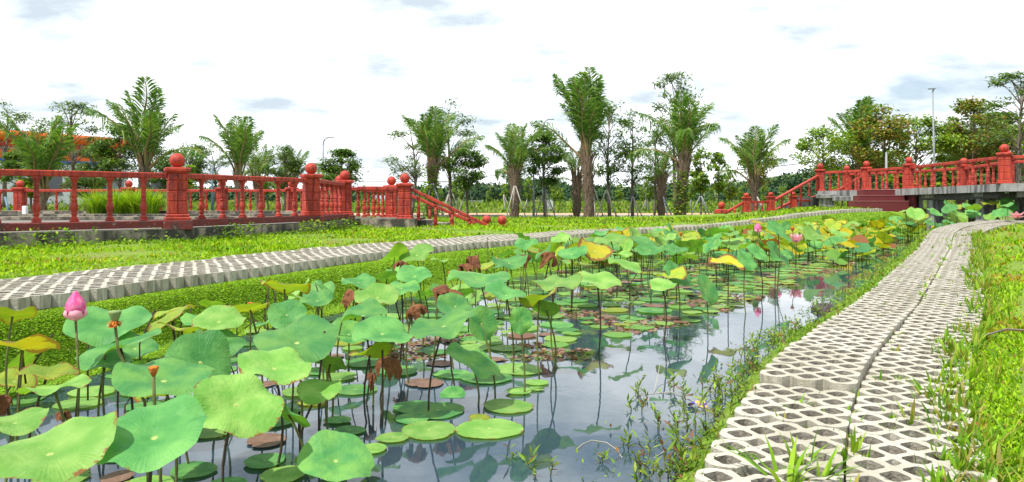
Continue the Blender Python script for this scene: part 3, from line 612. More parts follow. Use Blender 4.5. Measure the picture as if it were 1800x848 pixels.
def pal(n, cols, w=None, var=0.18, rg=rng):
    cols = np.array(cols); i = rg.choice(len(cols), n, p=w); c = cols[i]
    return np.clip(c * rg.normal(1, var, (n, 1)) * rg.normal(1, 0.05, (n, 3)), 0.004, 1)
def vnoise(x, y, f, seed=0):
    return (np.sin(x * f * 1.3 + seed) * np.cos(y * f * 0.9 + 2 * seed) + np.sin((x + y) * f * 0.7 + 3 * seed) * 0.7 + np.cos((x - 1.7 * y) * f * 1.9 + seed) * 0.45) / 2.1
def inpoly(x, y, P):
    c = np.zeros(len(x), bool); P = [(p[0], p[1]) for p in P]
    for i in range(len(P)):
        a = P[i]; b = P[i - 1]
        k = ((a[1] > y) != (b[1] > y)) & (x < (b[0] - a[0]) * (y - a[1]) / (b[1] - a[1] + 1e-12) + a[0]); c ^= k
    return c
def samp(n, y0, y1, power, xf0, xf1, rg=rng):
    """sample n points in a strip; density thins with distance"""
    u = rg.random(n); y = (y0 ** (1 - power) + u * (y1 ** (1 - power) - y0 ** (1 - power))) ** (1 / (1 - power))
    a = xf0(y); b = xf1(y); x = a + rg.random(n) * (b - a); return x, y
LAWN = [(0.22, 0.40, 0.010), (0.29, 0.47, 0.012), (0.12, 0.25, 0.010), (0.37, 0.50, 0.04), (0.28, 0.20, 0.05)]

# left lawn between path and platform, then on to the palms
x, y = samp(150000, 4.3, 20.2, 1.9, lambda y: XL(y) - wlf(y) / cosA(XL, y) - 6.5 - .25 * y, lambda y: XL(y) - wlf(y) / cosA(XL, y) + 0.03)
k = ~inpoly(x, y, [(p.x, p.y) for p in op]); x, y = x[k], y[k]
d = (XL(y) - wlf(y) / cosA(XL, y)) - x
sz = (0.020 + 0.0026 * y) * rng.uniform(.6, 1.4, len(x)) * (1 + .5 * vnoise(x, y, 2.2)); up = rng.uniform(.15, 1.25, len(x))
P_ = np.stack([x, y, gz(x, y) - .01 + rng.uniform(0, .03, len(x)) * smooth(d / .5) * (1 + vnoise(x, y, 3))], 1)
c = pal(len(x), LAWN, [.34, .32, .2, .1, .04]); dry = (vnoise(x, y, 1.4, 2) > .5) & (rng.random(len(x)) < .4); c[dry] = c[dry] * [1.2, .75, 1.3]; dk = vnoise(x, y, 2.7, 6) > .3; c[dk] *= [.72, .82, .9]
tag(quads('lawn_grass', P_, np.clip(sz, .012, .1), .42, up, c, M['grass']), 'short bright green ground cover on the lawn before the left platform', 'grass', kind='stuff')
# dense carpet on the bank below the left path
x, y = samp(230000, 2.4, 19.0, 1.7, lambda y: XL(y) + 0.01, lambda y: XL(y) + (bankw(y) + .14) / cosA(XL, y))
t = (x - XL(y)) * cosA(XL, y) / bankw(y); keep = (rng.random(len(x)) < 1.5 - t * .8); x, y, t = x[keep], y[keep], t[keep]
P_ = np.stack([x, y, np.maximum(gz(x, y), -.0) + .003 + rng.uniform(0, .006, len(x))], 1)
c = pal(len(x), [(0.22, 0.40, 0.022), (0.28, 0.46, 0.035), (0.15, 0.30, 0.02), (0.19, 0.22, 0.06)], [.4, .3, .22, .08], .2)
tag(quads('creeping_ground_cover', P_, (0.0065 + .0013 * y) * rng.uniform(.7, 1.3, len(x)), .7, rng.uniform(-.1, .45, len(x)), c, M['grass']), 'fine creeping green carpet on the bank below the left paver path', 'ground cover', kind='stuff')
# right meadow
x, y = samp(240000, 1.45, 16.0, 1.75, lambda y: XR(y) + WR / cosA(XR, y) - .22, lambda y: XR(y) + WR / cosA(XR, y) + .9 + 1.0 * y)
kk = (x - XR(y) - WR / cosA(XR, y) > -.03 - .19 * np.clip(vnoise(x, y, 2.6, 9), 0, 1) * (rng.random(len(x)) < .8)); x, y = x[kk], y[kk]
kk = ~((vnoise(x, y, 2.1, 7) > .55) & (rng.random(len(x)) < .72)); x, y = x[kk], y[kk]
d = x - XR(y) - WR / cosA(XR, y)
hh = smooth(d / .5) * (1 + .6 * vnoise(x, y, 2.5, 1))
P_ = np.stack([x, y, zright(y) - .02 + rng.uniform(0, .05, len(x)) * hh], 1)
sz = (0.014 + 0.0034 * y) * rng.uniform(.6, 1.5, len(x)) * (.75 + .45 * smooth(d / .4))
c = pal(len(x), LAWN, [.33, .3, .2, .11, .06]); dry = (vnoise(x, y, 1.8, 4) + .5 * vnoise(x, y, 5, 2) > .38) & (rng.random(len(x)) < .55); c[dry] = c[dry] * [1.4, .62, 1.4]; dk = vnoise(x, y, 3.1, 8) > .3; c[dk] *= [.72, .8, .9]
tag(quads('meadow_ground_cover', P_, sz, .42, rng.uniform(.1, 1.3, len(x)), c, M['grass']), 'bright green leafy ground cover on the meadow right of the paver path', 'ground cover', kind='stuff')
# grass strip between right path and the water
x, y = samp(36000, 1.6, 15, 1.7, lambda y: XR(y) - (WR + .50) / cosA(XR, y), lambda y: XR(y) - (WR - .03) / cosA(XR, y))
t = (XR(y) - WR / cosA(XR, y) - x) * cosA(XR, y) / (shorew(y) + .08); kk = rng.random(len(x)) < np.clip(1.15 - t, .1, 1) * (.12 + .88 * smooth((y - 3.0) / 2.2)) * (.6 + .8 * vnoise(x, y, 3)); x, y, t = x[kk], y[kk], t[kk]
P_ = np.stack([x, y, np.maximum(gz(x, y), -.005) + rng.uniform(0, .02, len(x))], 1)
c = pal(len(x), [(0.14, 0.27, 0.03), (0.22, 0.33, 0.03), (0.10, 0.20, 0.025), (0.25, 0.13, 0.06)], [.42, .28, .24, .06])
tag(quads('shore_grass', P_, (0.012 + .0028 * y) * rng.uniform(.6, 1.5, len(x)), .42, rng.uniform(.0, 1.0, len(x)), c, M['grass']), 'green creeping growth on the narrow shore beside the right paver path', 'grass', kind='stuff')

def blades(name, clumps, m, cols, seed=1, wk=1.0):
    """clumps: (x, y, z, n, height, spread) -> long curved grass blades with 3 segments"""
    rg = np.random.default_rng(seed); V = []; Fc = []; C_ = []; b = 0
    for (x, y, z, n, h, sp) in clumps:
        for _ in range(n):
            a = rg.uniform(0, 2 * math.pi); r = rg.random() * sp * .25; ln = h * rg.uniform(.5, 1.15); lean = rg.uniform(.15, 1.0) * sp / h * 1.1; w = ln * rg.uniform(.03, .055) * wk
            dx, dy = math.cos(a), math.sin(a); px, py = x + r * dx, y + r * dy; sx, sy = -dy * w, dx * w
            c = cols[rg.integers(len(cols))]; g = rg.uniform(.8, 1.2); t0 = rg.uniform(.5, 1.2)
            for k, (t, ww) in enumerate(((0, .6), (.35, 1), (.7, .75), (1, .05))):
                q = t * t * lean * ln; zz_ = z + ln * (t - .35 * lean * t * t * t0)
                V += [(px + dx * q - sx * ww, py + dy * q - sy * ww, zz_), (px + dx * q + sx * ww, py + dy * q + sy * ww, zz_)]; C_ += [(c[0] * g, c[1] * g, c[2] * g, 1)] * 2
            for k in range(3): Fc.append((b + 2 * k, b + 2 * k + 1, b + 2 * k + 3, b + 2 * k + 2))
            b += 8
    me = bpy.data.meshes.new(name); me.from_pydata(V, [], Fc); me.materials.append(m)
    at = me.color_attributes.new('Col', 'FLOAT_COLOR', 'POINT'); at.data.foreach_set('color', np.array(C_).ravel()); me.update(); return me
GC = [(0.16, 0.32, 0.02), (0.24, 0.38, 0.03), (0.11, 0.24, 0.02)]
# weeds growing in the holes of the right path: each visible tuft is a thing
rr = random.Random(11); T = []
tufts = [(1405, 815, .10), (1440, 840, .09), (1500, 792, .075), (1385, 845, .10), (1518, 797, .05), (1400, 712, .06), (1357, 672, .03), (1430, 745, .04), (1546, 668, .06), (1588, 670, .05), (1560, 755, .045), (1630, 690, .07), (1655, 715, .07), (1690, 720, .06), (1600, 760, .035), (1660, 780, .05), (1620, 805, .045), (1655, 765, .06), (1290, 775, .03), (1320, 800, .035), (1465, 756, .04), (1360, 720, .04), (1515, 625, .05), (1670, 620, .08), (1655, 610, .07), (1575, 590, .04), (1545, 560, .05), (1590, 470, .05), (1685, 410, .05), (1660, 455, .05), (1345, 700, .025)]
def onpath(u, v):
    Z = 1300 * .75 / (v - 350)
    for _ in range(12): Z = 1300 * (CAMZ - float(zright(Z))) / (v - 350)
    return ((u - CU) * Z / F, Z)
TM = [blades('tuft', [(0, 0, 0, n, 1.0, sp)], M['grass'], GC, s) for s, (n, sp) in enumerate([(9, .8), (14, 1.0), (7, .5), (18, 1.1)])]
for i, (u, v, h) in enumerate(tufts):
    X, Y = onpath(u, v); o = link('grass_tuft', TM[i % 4], None, (X, Y, float(zright(Y)) - .05), (0, 0, rr.uniform(0, 6)), (h * 1.7, h * 1.7, h * 1.7))
    tag(o, '%s grass tuft in the %s of the right path, %s' % ('large' if h > .075 else 'tiny' if h < .042 else 'middling', 'left half' if u < 1440 + (848 - v) * .3 else 'right half', 'nearest the camera' if v > 780 else 'by the raised step' if v > 680 else 'past the raised step' if v > 560 else 'far along'), 'grass tuft', 'grass tufts sprouting in the right paver path')
# small weeds: in the cells, along the seam and creeping over the path's right edge
cl_ = []
for _ in range(780):
    y = 1.8 + 11 * rr.random() ** 1.6; off = rr.choice([0.0, .39, .36, .42, .30, rr.uniform(-.38, .4), rr.uniform(.1, .42), rr.uniform(.25, .42)]); x = float(XR(y)) + (off + rr.gauss(0, .02)) / float(cosA(XR, y))
    cl_.append((x, y, float(zright(y)) - .055, rr.randint(5, 11), rr.uniform(.05, .10) * (1 + .03 * y) * (1.25 if off > .2 else .9), rr.uniform(.05, .10)))
tag(link('path_weeds', blades('path_weeds', cl_, M['grass'], GC + [(0.28, .25, .06)], 3, 1.5)), 'small scattered weeds in the cells and joints of the right path', 'weeds', kind='stuff')
# taller blades in the meadow and on the lawn
cl_ = []
for _ in range(900):
    y = 1.8 + 12 * rr.random() ** 1.7; x = float(XR(y) + WR / cosA(XR, y)) + rr.uniform(.0, .6 + .9 * y) ; d = x - float(XR(y) + WR / cosA(XR, y)); cl_.append((x, y, float(zright(y)) - .01, rr.randint(3, 6), rr.uniform(.06, .13), .09))
tag(link('meadow_blades', blades('meadow_blades', cl_, M['grass'], GC + [(.34, .36, .05)], 4)), 'longer grass blades standing up out of the right meadow', 'grass', kind='stuff')
# leafy weeds at the foot of the platform wall
n = 5200; seg = [(G, A), (A, B), (B, C), ((-8.2, 6.7), G)]; xs = []; ys = []
for (p, q) in seg:
    Lg = math.hypot(q[0] - p[0], q[1] - p[1]); nx, ny = (q[1] - p[1]) / Lg, -(q[0] - p[0]) / Lg; kx = int(n * Lg / 9); t = rng.random(kx)
    r = .2 + np.abs(rng.normal(0, .22, kx)) + .02; xs.append(p[0] + (q[0] - p[0]) * t + nx * r); ys.append(p[1] + (q[1] - p[1]) * t + ny * r)
x = np.concatenate(xs); y = np.concatenate(ys); hgt = rng.random(len(x)) ** 2 * .17 * (.4 + .9 * (vnoise(x, y, 3.3) > 0))
tag(quads('wall_foot_weeds', np.stack([x, y, gz(x, y) + hgt], 1), rng.uniform(.03, .07, len(x)), .5, rng.uniform(-.2, .9, len(x)), pal(len(x), [(0.14, 0.27, 0.02), (0.08, 0.17, 0.02), (0.22, 0.33, 0.03)]), M['grass']), 'leafy weeds growing along the foot of the platform wall', 'weeds', kind='stuff')

# emergent weeds at the right shore, each a thing with stem and leaves
def weed(x, y, h, n, seed, lab, lsz=.03):
    rw = random.Random(seed); t = empty('shore_weed', (x, y, 0)); tag(t, lab, 'water weed', 'weeds standing in the shallow water')
    b = MB(); tips = []
    for i in range(max(2, int(n * .7))):
        a = rw.uniform(0, 6.3); ln = h * rw.uniform(.5, 1); q = rw.uniform(.1, .6)
        pts = [(0.05 * math.cos(a) * rw.random(), .05 * math.sin(a) * rw.random(), -.1)] ; px, py = pts[0][0], pts[0][1]
        for k in range(1, 6):
            tt = k / 5; pts.append((px + math.cos(a) * q * ln * tt ** 1.5 + rw.gauss(0, .004), py + math.sin(a) * q * ln * tt ** 1.5 + rw.gauss(0, .004), ln * tt)); tips.append((pts[-1], a, tt))
            tips.append((pts[-1], a + 2, tt))
        b.tube(pts, [.0028, .0026, .0024, .002, .0016, .001], 4, cap=False)
    b.build('stem', M['stem'], t)
    Pn = np.array([p[0] for p in tips for _ in range(1)]); k = len(Pn); rg = np.random.default_rng(seed)
    quads('leaves', Pn, rg.uniform(.6, 1.3, k) * lsz, .24, rg.uniform(.0, 1.1, k), pal(k, [(0.15, 0.27, .03), (.24, .33, .04), (.10, .16, .04), (.22, .10, .06)], [.4, .25, .25, .1], rg=rg), M['grass'], t, rg=rg)
    return t
def wpt(u, v): Z = F * CAMZ / (v - HZ); return (u - CU) * Z / F, Z
weeds = [(1118, 690, .08, 4), (1126, 720, .06, 3), (1180, 690, .07, 3), (1232, 690, .10, 3), (1268, 690, .13, 6), (1280, 720, .12, 7), (1290, 750, .08, 6), (1270, 700, .10, 5), (1250, 735, .06, 5), (1210, 760, .12, 6), (1175, 755, .09, 5), (1190, 790, .07, 6), (1150, 800, .06, 4), (1095, 785, .035, 3), (1235, 800, .06, 8), (1255, 770, .07, 8), (1215, 830, .06, 8), (1180, 846, .08, 8), (1120, 846, .08, 4), (915, 812, .05, 2), (958, 840, .07, 3), (1040, 815, .03, 3), (1150, 830, .06, 5), (1300, 680, .10, 6), (1310, 640, .13, 6), (1318, 655, .10, 8), (1340, 625, .10, 6), (1300, 700, .07, 8), (1385, 600, .13, 5), (1395, 590, .10, 5), (1420, 585, .10, 6), (1362, 610, .09, 6), (1445, 555, .10, 6), (1140, 700, .05, 3), (1330, 660, .07, 7), (1205, 700, .05, 4), (1265, 775, .07, 7), (1245, 790, .05, 7), (1225, 815, .05, 8), (1200, 835, .05, 6)]
for i, (u, v, h, n) in enumerate(weeds):
    X, Y = wpt(u, v); weed(X, Y, h * 1.15, n, 100 + i, '%s %s weed standing in the water %s, %s' % ('tall' if h > .105 else 'low' if h < .065 else 'slender', 'bushy' if n > 6 else 'sparse', 'by the paver path' if u > 1290 - (v - 650) * .45 else 'away from the shore' if u < 1200 else 'off the shore', 'at the bottom edge' if v > 815 else 'below the wrapper' if v > 740 else 'round the wrapper' if v > 695 else 'beyond the wrapper' if v > 640 else 'toward the dark rock'), .035 + .005 * (i % 3))
# thin twigs in the shallows
for i, (p, lab) in enumerate([([(1150, 806), (1175, 790), (1205, 786), (1240, 794), (1262, 812)], 'pale dry twig lying in the shallows at the bottom of the pond view'), ([(1150, 640 + 50), (1160, 660), (1185, 652)], 'thin arched stalk bent over the water near the shore weeds'), ([(1120, 695), (1180, 690), (1240, 715), (1260, 735)], 'long brown stalk floating between the shore weeds'), ([(1015, 790), (1024, 782), (1040, 775), (1066, 779), (1082, 790), (1094, 806)], 'short curved pale twig in the shallow clear water')]):
    b = MB(); b.tube([(*wpt(u, v), .002 + (.05 if i == 1 and k else 0)) for k, (u, v) in enumerate(p)], .0013, 5); tag(b.build('twig', M['twig'], None), lab, 'twig')
X, Y = wpt(1226, 716); b = MB(); b.v = []; vs = []
for k in range(12): a = k / 12 * 6.283; vs.append((X + .045 * math.cos(a), Y + .02 * math.sin(a), .012 + .012 * math.sin(a * 2)))
vs.append((X, Y, .03)); b.add(vs, [(k, (k + 1) % 12, 12) for k in range(12)], sm=True); tag(b.build('wrapper', M['litter']), 'crumpled yellow and blue wrapper floating among the shore weeds', 'wrapper')
b = MB(); X, Y = wpt(1450, 547); b.lathe([(.02, -.05), (.10, -.02), (.11, .02), (.05, .06), (.01, .065)], 7, (X, Y, 0)); tag(b.build('rock', M['rock']), 'dark wet lump at the water edge beside the right path', 'rock')
b = MB(); x0, y0 = onpath(1775, 600); b.tube([(x0 - .14, y0, zright(y0) + .03), (x0, y0 + .03, zright(y0) + .06), (x0 + .2, y0, zright(y0) + .05)], .006, 5); tag(b.build('twig', M['bark']), 'dark stick lying in the right meadow grass', 'twig')

# ------------------------------------------------------------ lotus
def leaf_mesh(seed, flat=False, dead=False, nseg=44, nr=9):
    rl_ = random.Random(seed); name = 'leaf_blade'
    ph = [rl_.uniform(0, 6.28) for _ in range(6)]; dep = 0 if flat else rl_.uniform(.14, .34); fold = 0 if flat else rl_.choice([0, .08, .2, .35]) * rl_.uniform(.6, 1.1); wav = .006 if flat else rl_.uniform(.05, .10)
    sad = 0 if flat else rl_.uniform(.03, .13)
    fa = rl_.uniform(0, 6.28); V = [(0, 0, 0)]; UV = [(0, 0)]; Fc = []
    notch = [rl_.uniform(0, 6.28), rl_.uniform(.0, .05) if not flat else rl_.uniform(.0, .10)]
    for r in range(1, nr + 1):
        t = r / nr
        for k in range(nseg):
            a = 2 * math.pi * k / nseg
            rad = t * (1 + t * (.045 * math.sin(2 * a + ph[0]) + .03 * math.sin(3 * a + ph[1]) + .014 * math.sin(7 * a + ph[2])))
            da = math.atan2(math.sin(a - notch[0]), math.cos(a - notch[0])); rad *= 1 - notch[1] * t * math.exp(-(da / .10) ** 2) * 2
            x, y = rad * math.cos(a), rad * math.sin(a)
            z = dep * (t ** .8) * (1 - .45 * t ** 3) + sad * t * t * math.cos(2 * a + ph[5]) + wav * t ** 3 * (math.sin(4 * a + ph[3]) + .7 * math.sin(6 * a + ph[4])) + .010 * t * (1 if flat is False else .15) * math.cos(19 * a)
            s = x * math.cos(fa) + y * math.sin(fa); z += fold * (s * s) * .8 - (0.30 * fold * max(0, s) ** 3)
            if dead:
                z = -.55 * t ** 1.6 * (1 + .5 * math.sin(3 * a + ph[0])) + .22 * t * math.sin(5 * a + ph[1]) + .12 * t * math.sin(9 * a + ph[2]); sh = 1 - .45 * t - .12 * t * math.sin(4 * a + ph[3]); x *= sh; y *= sh * .7
            V.append((x, y, z)); UV.append((k / nseg, t))
    for k in range(nseg): Fc.append((0, 1 + k, 1 + (k + 1) % nseg))
    for r in range(nr - 1):
        for k in range(nseg):
            a = 1 + r * nseg; Fc.append((a + k, a + nseg + k, a + nseg + (k + 1) % nseg, a + (k + 1) % nseg))
    return V, UV, Fc, nseg
def mk_leaf(seed, mkey, **kw):
    V, UV, Fc, ns = leaf_mesh(seed, **kw); me = bpy.data.meshes.new('leaf_blade'); me.from_pydata(V, [], Fc)
    uvl = me.uv_layers.new(name='UVMap'); dat = np.zeros((len(me.loops), 2)); i = 0
    for f in Fc:
        us = [UV[j] for j in f]; mxu = max(u[0] for u in us if u[1] > 0)
        for u in us:
            uu = u[0]
            if u[1] == 0: uu = mxu
            elif mxu - uu > .5: uu = 1.0
            dat[i] = (uu, u[1]); i += 1
    uvl.data.foreach_set('uv', dat.ravel()); me.materials.append(M[mkey] if mkey in M else LM[mkey]); me.polygons.foreach_set('use_smooth', [True] * len(Fc)); me.update(); return me
_lc = {}
def leafm(kind, mkey, i):
    k = (kind, mkey, i)
    if k not in _lc: _lc[k] = mk_leaf(i * 7 + 3 + (50 if kind == 'flat' else 0), mkey, flat=kind == 'flat', dead=kind == 'dead', nseg=44 if mkey in ('g', 'b', 'l') else 34, nr=8)
    return _lc[k]
def stem_mesh(seed, r=.0045, m='stem'):
    rs = random.Random(seed); b = MB(); ax, ay = rs.uniform(-.06, .06), rs.uniform(-.04, .04); pts = []
    for k in range(8): t = k / 7; pts.append((ax * math.sin(t * 3.14), ay * math.sin(t * 3.14), -t))
    b.tube(pts, [r] * 8, 6); return b.mesh('stem', M[m])
STM = [stem_mesh(i, m='stem' if i % 3 else 'stemdark') for i in range(6)]
lr = random.Random(21)
def lotus(x, y, h, dia, pitch=0.0, roll=0.0, key='g', var=None, label='', group=None, flat=False, dead=False, cat='lotus leaf', name='lotus_leaf', thick=1.0):
    t = empty(name, (x, y, 0)); tag(t, label, cat, group)
    kind = 'flat' if flat else ('dead' if dead else 'up'); var = lr.randrange(7) if var is None else var
    o = link('leaf_blade', leafm(kind, key, var), t, (0, 0, h), None, dia / 2)
    Mx = Matrix.Rotation(roll, 3, 'Y') @ Matrix.Rotation(pitch, 3, 'X') @ Matrix.Rotation(lr.uniform(0, 6.28), 3, 'Z')
    o.rotation_euler = Mx.to_euler()
    if not flat:
        ds = lr.uniform(-.05, .05) * h / .3
        tl = h + .15
        sx = lr.choice([-1, 1]) * (tl * .5 + .6)
        q = link('stem', STM[lr.randrange(6)], t, (0, 0, h), (lr.uniform(-.12, .12), lr.uniform(-.12, .12), lr.uniform(0, 6.28)), (1.0 * thick, 1.0 * thick, tl))
        q.scale = (thick, thick, tl)
    return t
# hand placed leaves: (u, v, width px, height px, height above water, colour, roll, underside, label)
U = [
 (88, 800, 205, 100, .30, 'l', .05, 0, 'very large pale green lotus leaf in the bottom left corner'),
 (272, 772, 192, 118, .30, 'b', -.05, 0, 'large bluish green lotus leaf, nearest whole one left of centre, veins radiating'),
 (590, 812, 125, 84, .07, 'g', .25, 0, 'tilted green lotus leaf dipping into the water at the bottom'),
 (192, 572, 132, 62, .42, 'b', .1, 0, 'broad lotus leaf right behind the tall pink bud'),
 (212, 612, 128, 46, .36, 'b', -.25, 0, 'lotus leaf just below the green seed pod with orange stamens'),
 (288, 672, 158, 66, .34, 'g', .12, 0, 'wide lotus leaf behind the withered pink flower head'),
 (415, 702, 130, 96, .30, 'l', .50, 0, 'steeply sloping light green lotus leaf with a small hole'),
 (352, 628, 100, 60, .38, 'b', .6, 0, 'folded blue green lotus leaf slanting above the sloping one'),
 (482, 650, 128, 50, .33, 'l', .22, 0, 'light green lotus leaf in front of the biggest central leaf'),
 (522, 605, 148, 70, .36, 'g', .02, 0, 'biggest round lotus leaf left of the middle with clear veins'),
 (385, 567, 90, 48, .42, 'l', .0, 0, 'round light green lotus leaf standing against the green bank'),
 (504, 555, 64, 52, .42, 'b', .3, 0, 'small dark cupped lotus leaf behind the biggest central leaf'),
 (557, 530, 60, 26, .42, 'g', 0, 0, 'oval lotus leaf near the bank, right of the yellow edged one'),
 (500, 508, 84, 26, .46, 'y', .08, 1, 'lotus leaf showing its yellow underside against the left bank'),
 (638, 556, 86, 30, .40, 'g', -.18, 0, 'flat topped lotus leaf below the withered brown leaf at the bank'),
 (664, 524, 78, 38, .42, 'l', .06, 0, 'light green lotus leaf right of the withered brown leaf'),
 (630, 498, 62, 20, .44, 'b', 0, 0, 'far flat bluish lotus leaf against the bank, left one'),
 (672, 588, 104, 46, .36, 'b', .12, 0, 'wavy lotus leaf below the middle brown leaves'),
 (780, 575, 116, 40, .37, 'g', -.22, 0, 'long slanted lotus leaf left of the standing folded ones'),
 (729, 487, 62, 32, .44, 'b', 0, 0, 'cupped lotus leaf near the bank left of the canopy'),
 (706, 508, 60, 20, .44, 'g', .1, 0, 'lotus leaf behind the torn brown leaf in the canopy'),
 (895, 463, 62, 20, .44, 'b', .02, 0, 'cup shaped lotus leaf raised against the bank behind the canopy'),
 (845, 498, 120, 22, .42, 'g', .05, 0, 'very wide lotus leaf forming the top of the middle canopy'),
 (800, 540, 62, 38, .39, 'g', .35, 0, 'round cupped lotus leaf with a yellow rim in the middle'),
 (846, 562, 34, 52, .36, 'g', 1.0, 0, 'dark lotus leaf standing almost on edge in the middle'),
 (914, 556, 26, 48, .37, 'g', 1.15, 0, 'narrow lotus leaf hanging edge on right of the middle'),
 (890, 520, 76, 24, .42, 'b', .2, 0, 'drooping blue green lotus leaf in the canopy'),
 (978, 500, 90, 22, .44, 'l', -.05, 0, 'pale lotus leaf at the right end of the middle canopy'),
 (948, 528, 66, 20, .40, 'y', -.3, 1, 'yellowish lotus leaf seen from beneath in the canopy'),
 (1050, 498, 82, 28, .42, 'l', .1, 0, 'light lotus leaf like a wide hat over the floating pads'),
 (1165, 503, 48, 22, .36, 'l', 0, 0, 'round light lotus leaf standing alone above the pads'),
 (1188, 440, 42, 15, .46, 'b', 0, 0, 'small flat bluish lotus leaf in the far right canopy'),
 (925, 430, 42, 18, .50, 'b', -.1, 0, 'bluish cupped lotus leaf high against the far bank'),
 (1005, 448, 54, 20, .46, 'b', -.15, 0, 'pale blue lotus leaf beside the rusty yellow leaf'),
 (1190, 480, 50, 34, .36, 'b', .5, 0, 'dark cupped lotus leaf above a yellow one on the right'),
 (1180, 487, 56, 14, .34, 'y', -.1, 0, 'yellow lotus leaf under the dark cupped one on the right'),
 (1310, 455, 36, 30, .44, 'b', .55, 0, 'dark green cupped lotus leaf toward the far right bank'),
 (1330, 443, 36, 26, .44, 'b', .5, 0, 'second dark cupped lotus leaf close behind its twin'),
 (1368, 405, 42, 26, .62, 'b', .6, 0, 'folded teal lotus leaf beside the open yellow flower centre'),
 (1365, 445, 40, 30, .40, 'b', .8, 0, 'long teal lotus leaf hanging over the right pads'),
 (1378, 450, 28, 16, .34, 'g', .2, 0, 'small green lotus leaf right of the hanging teal one'),
 (1280, 465, 74, 18, .36, 'o', .1, 0, 'golden yellow lotus leaf with brown edge on the right'),
 (1045, 442, 60, 34, .48, 'o', .25, 0, 'rusty yellow crumpled lotus leaf standing in the far middle'),
 (830, 634, 92, 38, .20, 'g', .45, 0, 'lotus leaf sliding down into the water right of the brown ones'),
 (560, 690, 80, 40, .20, 'l', .1, 0, 'yellow green lotus leaf with a brown tip in front of the centre'),
 (507, 718, 62, 36, .22, 'b', .7, 1, 'dark folded lotus leaf beside the steep sloping one'),
 (22, 556, 74, 26, .44, 'y', -.2, 1, 'yellow green lotus leaf at the left edge against the bank'),
 (40, 616, 118, 26, .36, 'o', -.05, 1, 'tattered yellow lotus leaf at the left edge'),
 (95, 686, 110, 20, .30, 'l', -.12, 0, 'long flat lotus leaf above the bottom left corner leaf'),
 (26, 745, 100, 40, .28, 'l', .1, 0, 'light lotus leaf half hidden at the left edge'),
 (84, 660, 92, 22, .32, 'y', .1, 0, 'lotus leaf with a red and yellow burnt edge on the left'),
 (303, 556, 70, 34, .42, 'y', -.5, 0, 'folded lotus leaf with a bright yellow rim against the bank'),
 (320, 582, 84, 20, .40, 'y', .15, 1, 'yellow lotus leaf behind the bud, seen edge on'),
 (385, 604, 90, 30, .36, 'b', .3, 0, 'bluish lotus leaf between the round one and the central leaf'),
 (440, 545, 60, 18, .44, 'y', -.2, 1, 'yellow green lotus leaf left of the dark cupped one'),
 (580, 640, 60, 40, .25, 'g', .3, 1, 'green lotus leaf under the biggest central leaf'),
 (650, 625, 80, 22, .28, 'y', -.25, 1, 'yellow green lotus leaf seen from below in the middle'),
 (1075, 425, 60, 16, .50, 'l', -.1, 0, 'pale lotus leaf near the loose paver, first of the far row'),
 (1130, 430, 50, 20, .46, 'b', .35, 0, 'sloping blue green lotus leaf in the far row'),
 (1240, 505, 34, 40, .30, 'g', .95, 0, 'green lotus leaf hanging steeply over the pads on the right'),
 (1100, 470, 60, 18, .40, 'l', .3, 0, 'drooping pale lotus leaf between the far row and the pads'),
 (960, 545, 50, 34, .34, 'g', .2, 1, 'green lotus leaf seen from beneath, right of the middle stems'),
 (185, 640, 90, 34, .28, 'b', .1, 0, 'shaded lotus leaf beneath the one with the seed pod'),
 (555, 585, 60, 22, .36, 'y', .1, 1, 'small yellow green leaf behind the biggest central leaf'),
]
for i, (u, v, wpx, hpx, h, key, roll, und, lab) in enumerate(U):
    Z = F * (CAMZ - h) / (v - HZ); X = (u - CU) * Z / F; dia = wpx * Z / F / max(.55, math.cos(roll)) ; th = math.atan2(v - HZ, F)
    a = math.asin(min(.98, hpx / wpx * max(.5, math.cos(roll)))); pitch = (a - th) if not und else (-a - th) * .8
    lotus(X, Z, h - (.02 if abs(roll) > .4 else 0), dia, pitch, roll, key, i % 7, lab)
FL = [(770, 724, 96, 'g', 'floating pad shaded on its left half, in the front group of four'), (730, 719, 80, 'b', 'dark bluish floating pad left of the half shaded one'), (893, 717, 88, 'l', 'light floating pad with brown notched edge at the right of the front group'), (860, 757, 116, 'l', 'largest light floating pad on the open water'), (754, 760, 99, 'l', 'light floating pad touching the largest one'), (725, 740, 62, 'g', 'small floating pad below the dark bluish one'), (855, 667, 88, 'g', 'floating pad half under the sloping leaf'), (910, 652, 86, 'l', 'wide light floating pad at the tip of the sloping leaf'), (465, 815, 72, 'b', 'dark green floating pad with nibbled edge at the bottom'), (498, 838, 80, 'l', 'pale yellow green floating pad at the bottom edge'), (340, 830, 80, 'b', 'dim floating pad below the large bluish leaf'), (372, 760, 90, 'l', 'floating pad beneath the steep sloping leaf'), (625, 688, 72, 'g', 'floating pad beside two withered stems in the middle'), (690, 773, 56, 'l', 'small floating pad with an orange spot'), (652, 793, 54, 'l', 'pale floating pad behind the tilted bottom leaf'), (842, 738, 40, 'y', 'tiny yellow green floating pad between the front pads'), (796, 696, 46, 'b', 'little dark pad tipped up out of the water'), (912, 691, 46, 'l', 'small round pad near the big leaf reflection'), (943, 686, 28, 'l', 'smallest pad next to the round one'), (943, 675, 42, 'l', 'oval pad behind the smallest one'), (795, 660, 66, 'g', 'pad in the shade among the thick stems'), (560, 655, 60, 'g', 'pad seen under the biggest central leaf'), (480, 745, 70, 'b', 'bluish pad under the steep sloping leaf'), (420, 720, 50, 'g', 'pad partly hidden behind the steep leaf'), (640, 640, 70, 'g', 'pad beyond the brown bud in the middle'), (700, 655, 70, 'g', 'pad behind the two withered leaves'), (550, 710, 55, 'y', 'yellow spotted pad near the brown debris')]
pads = []
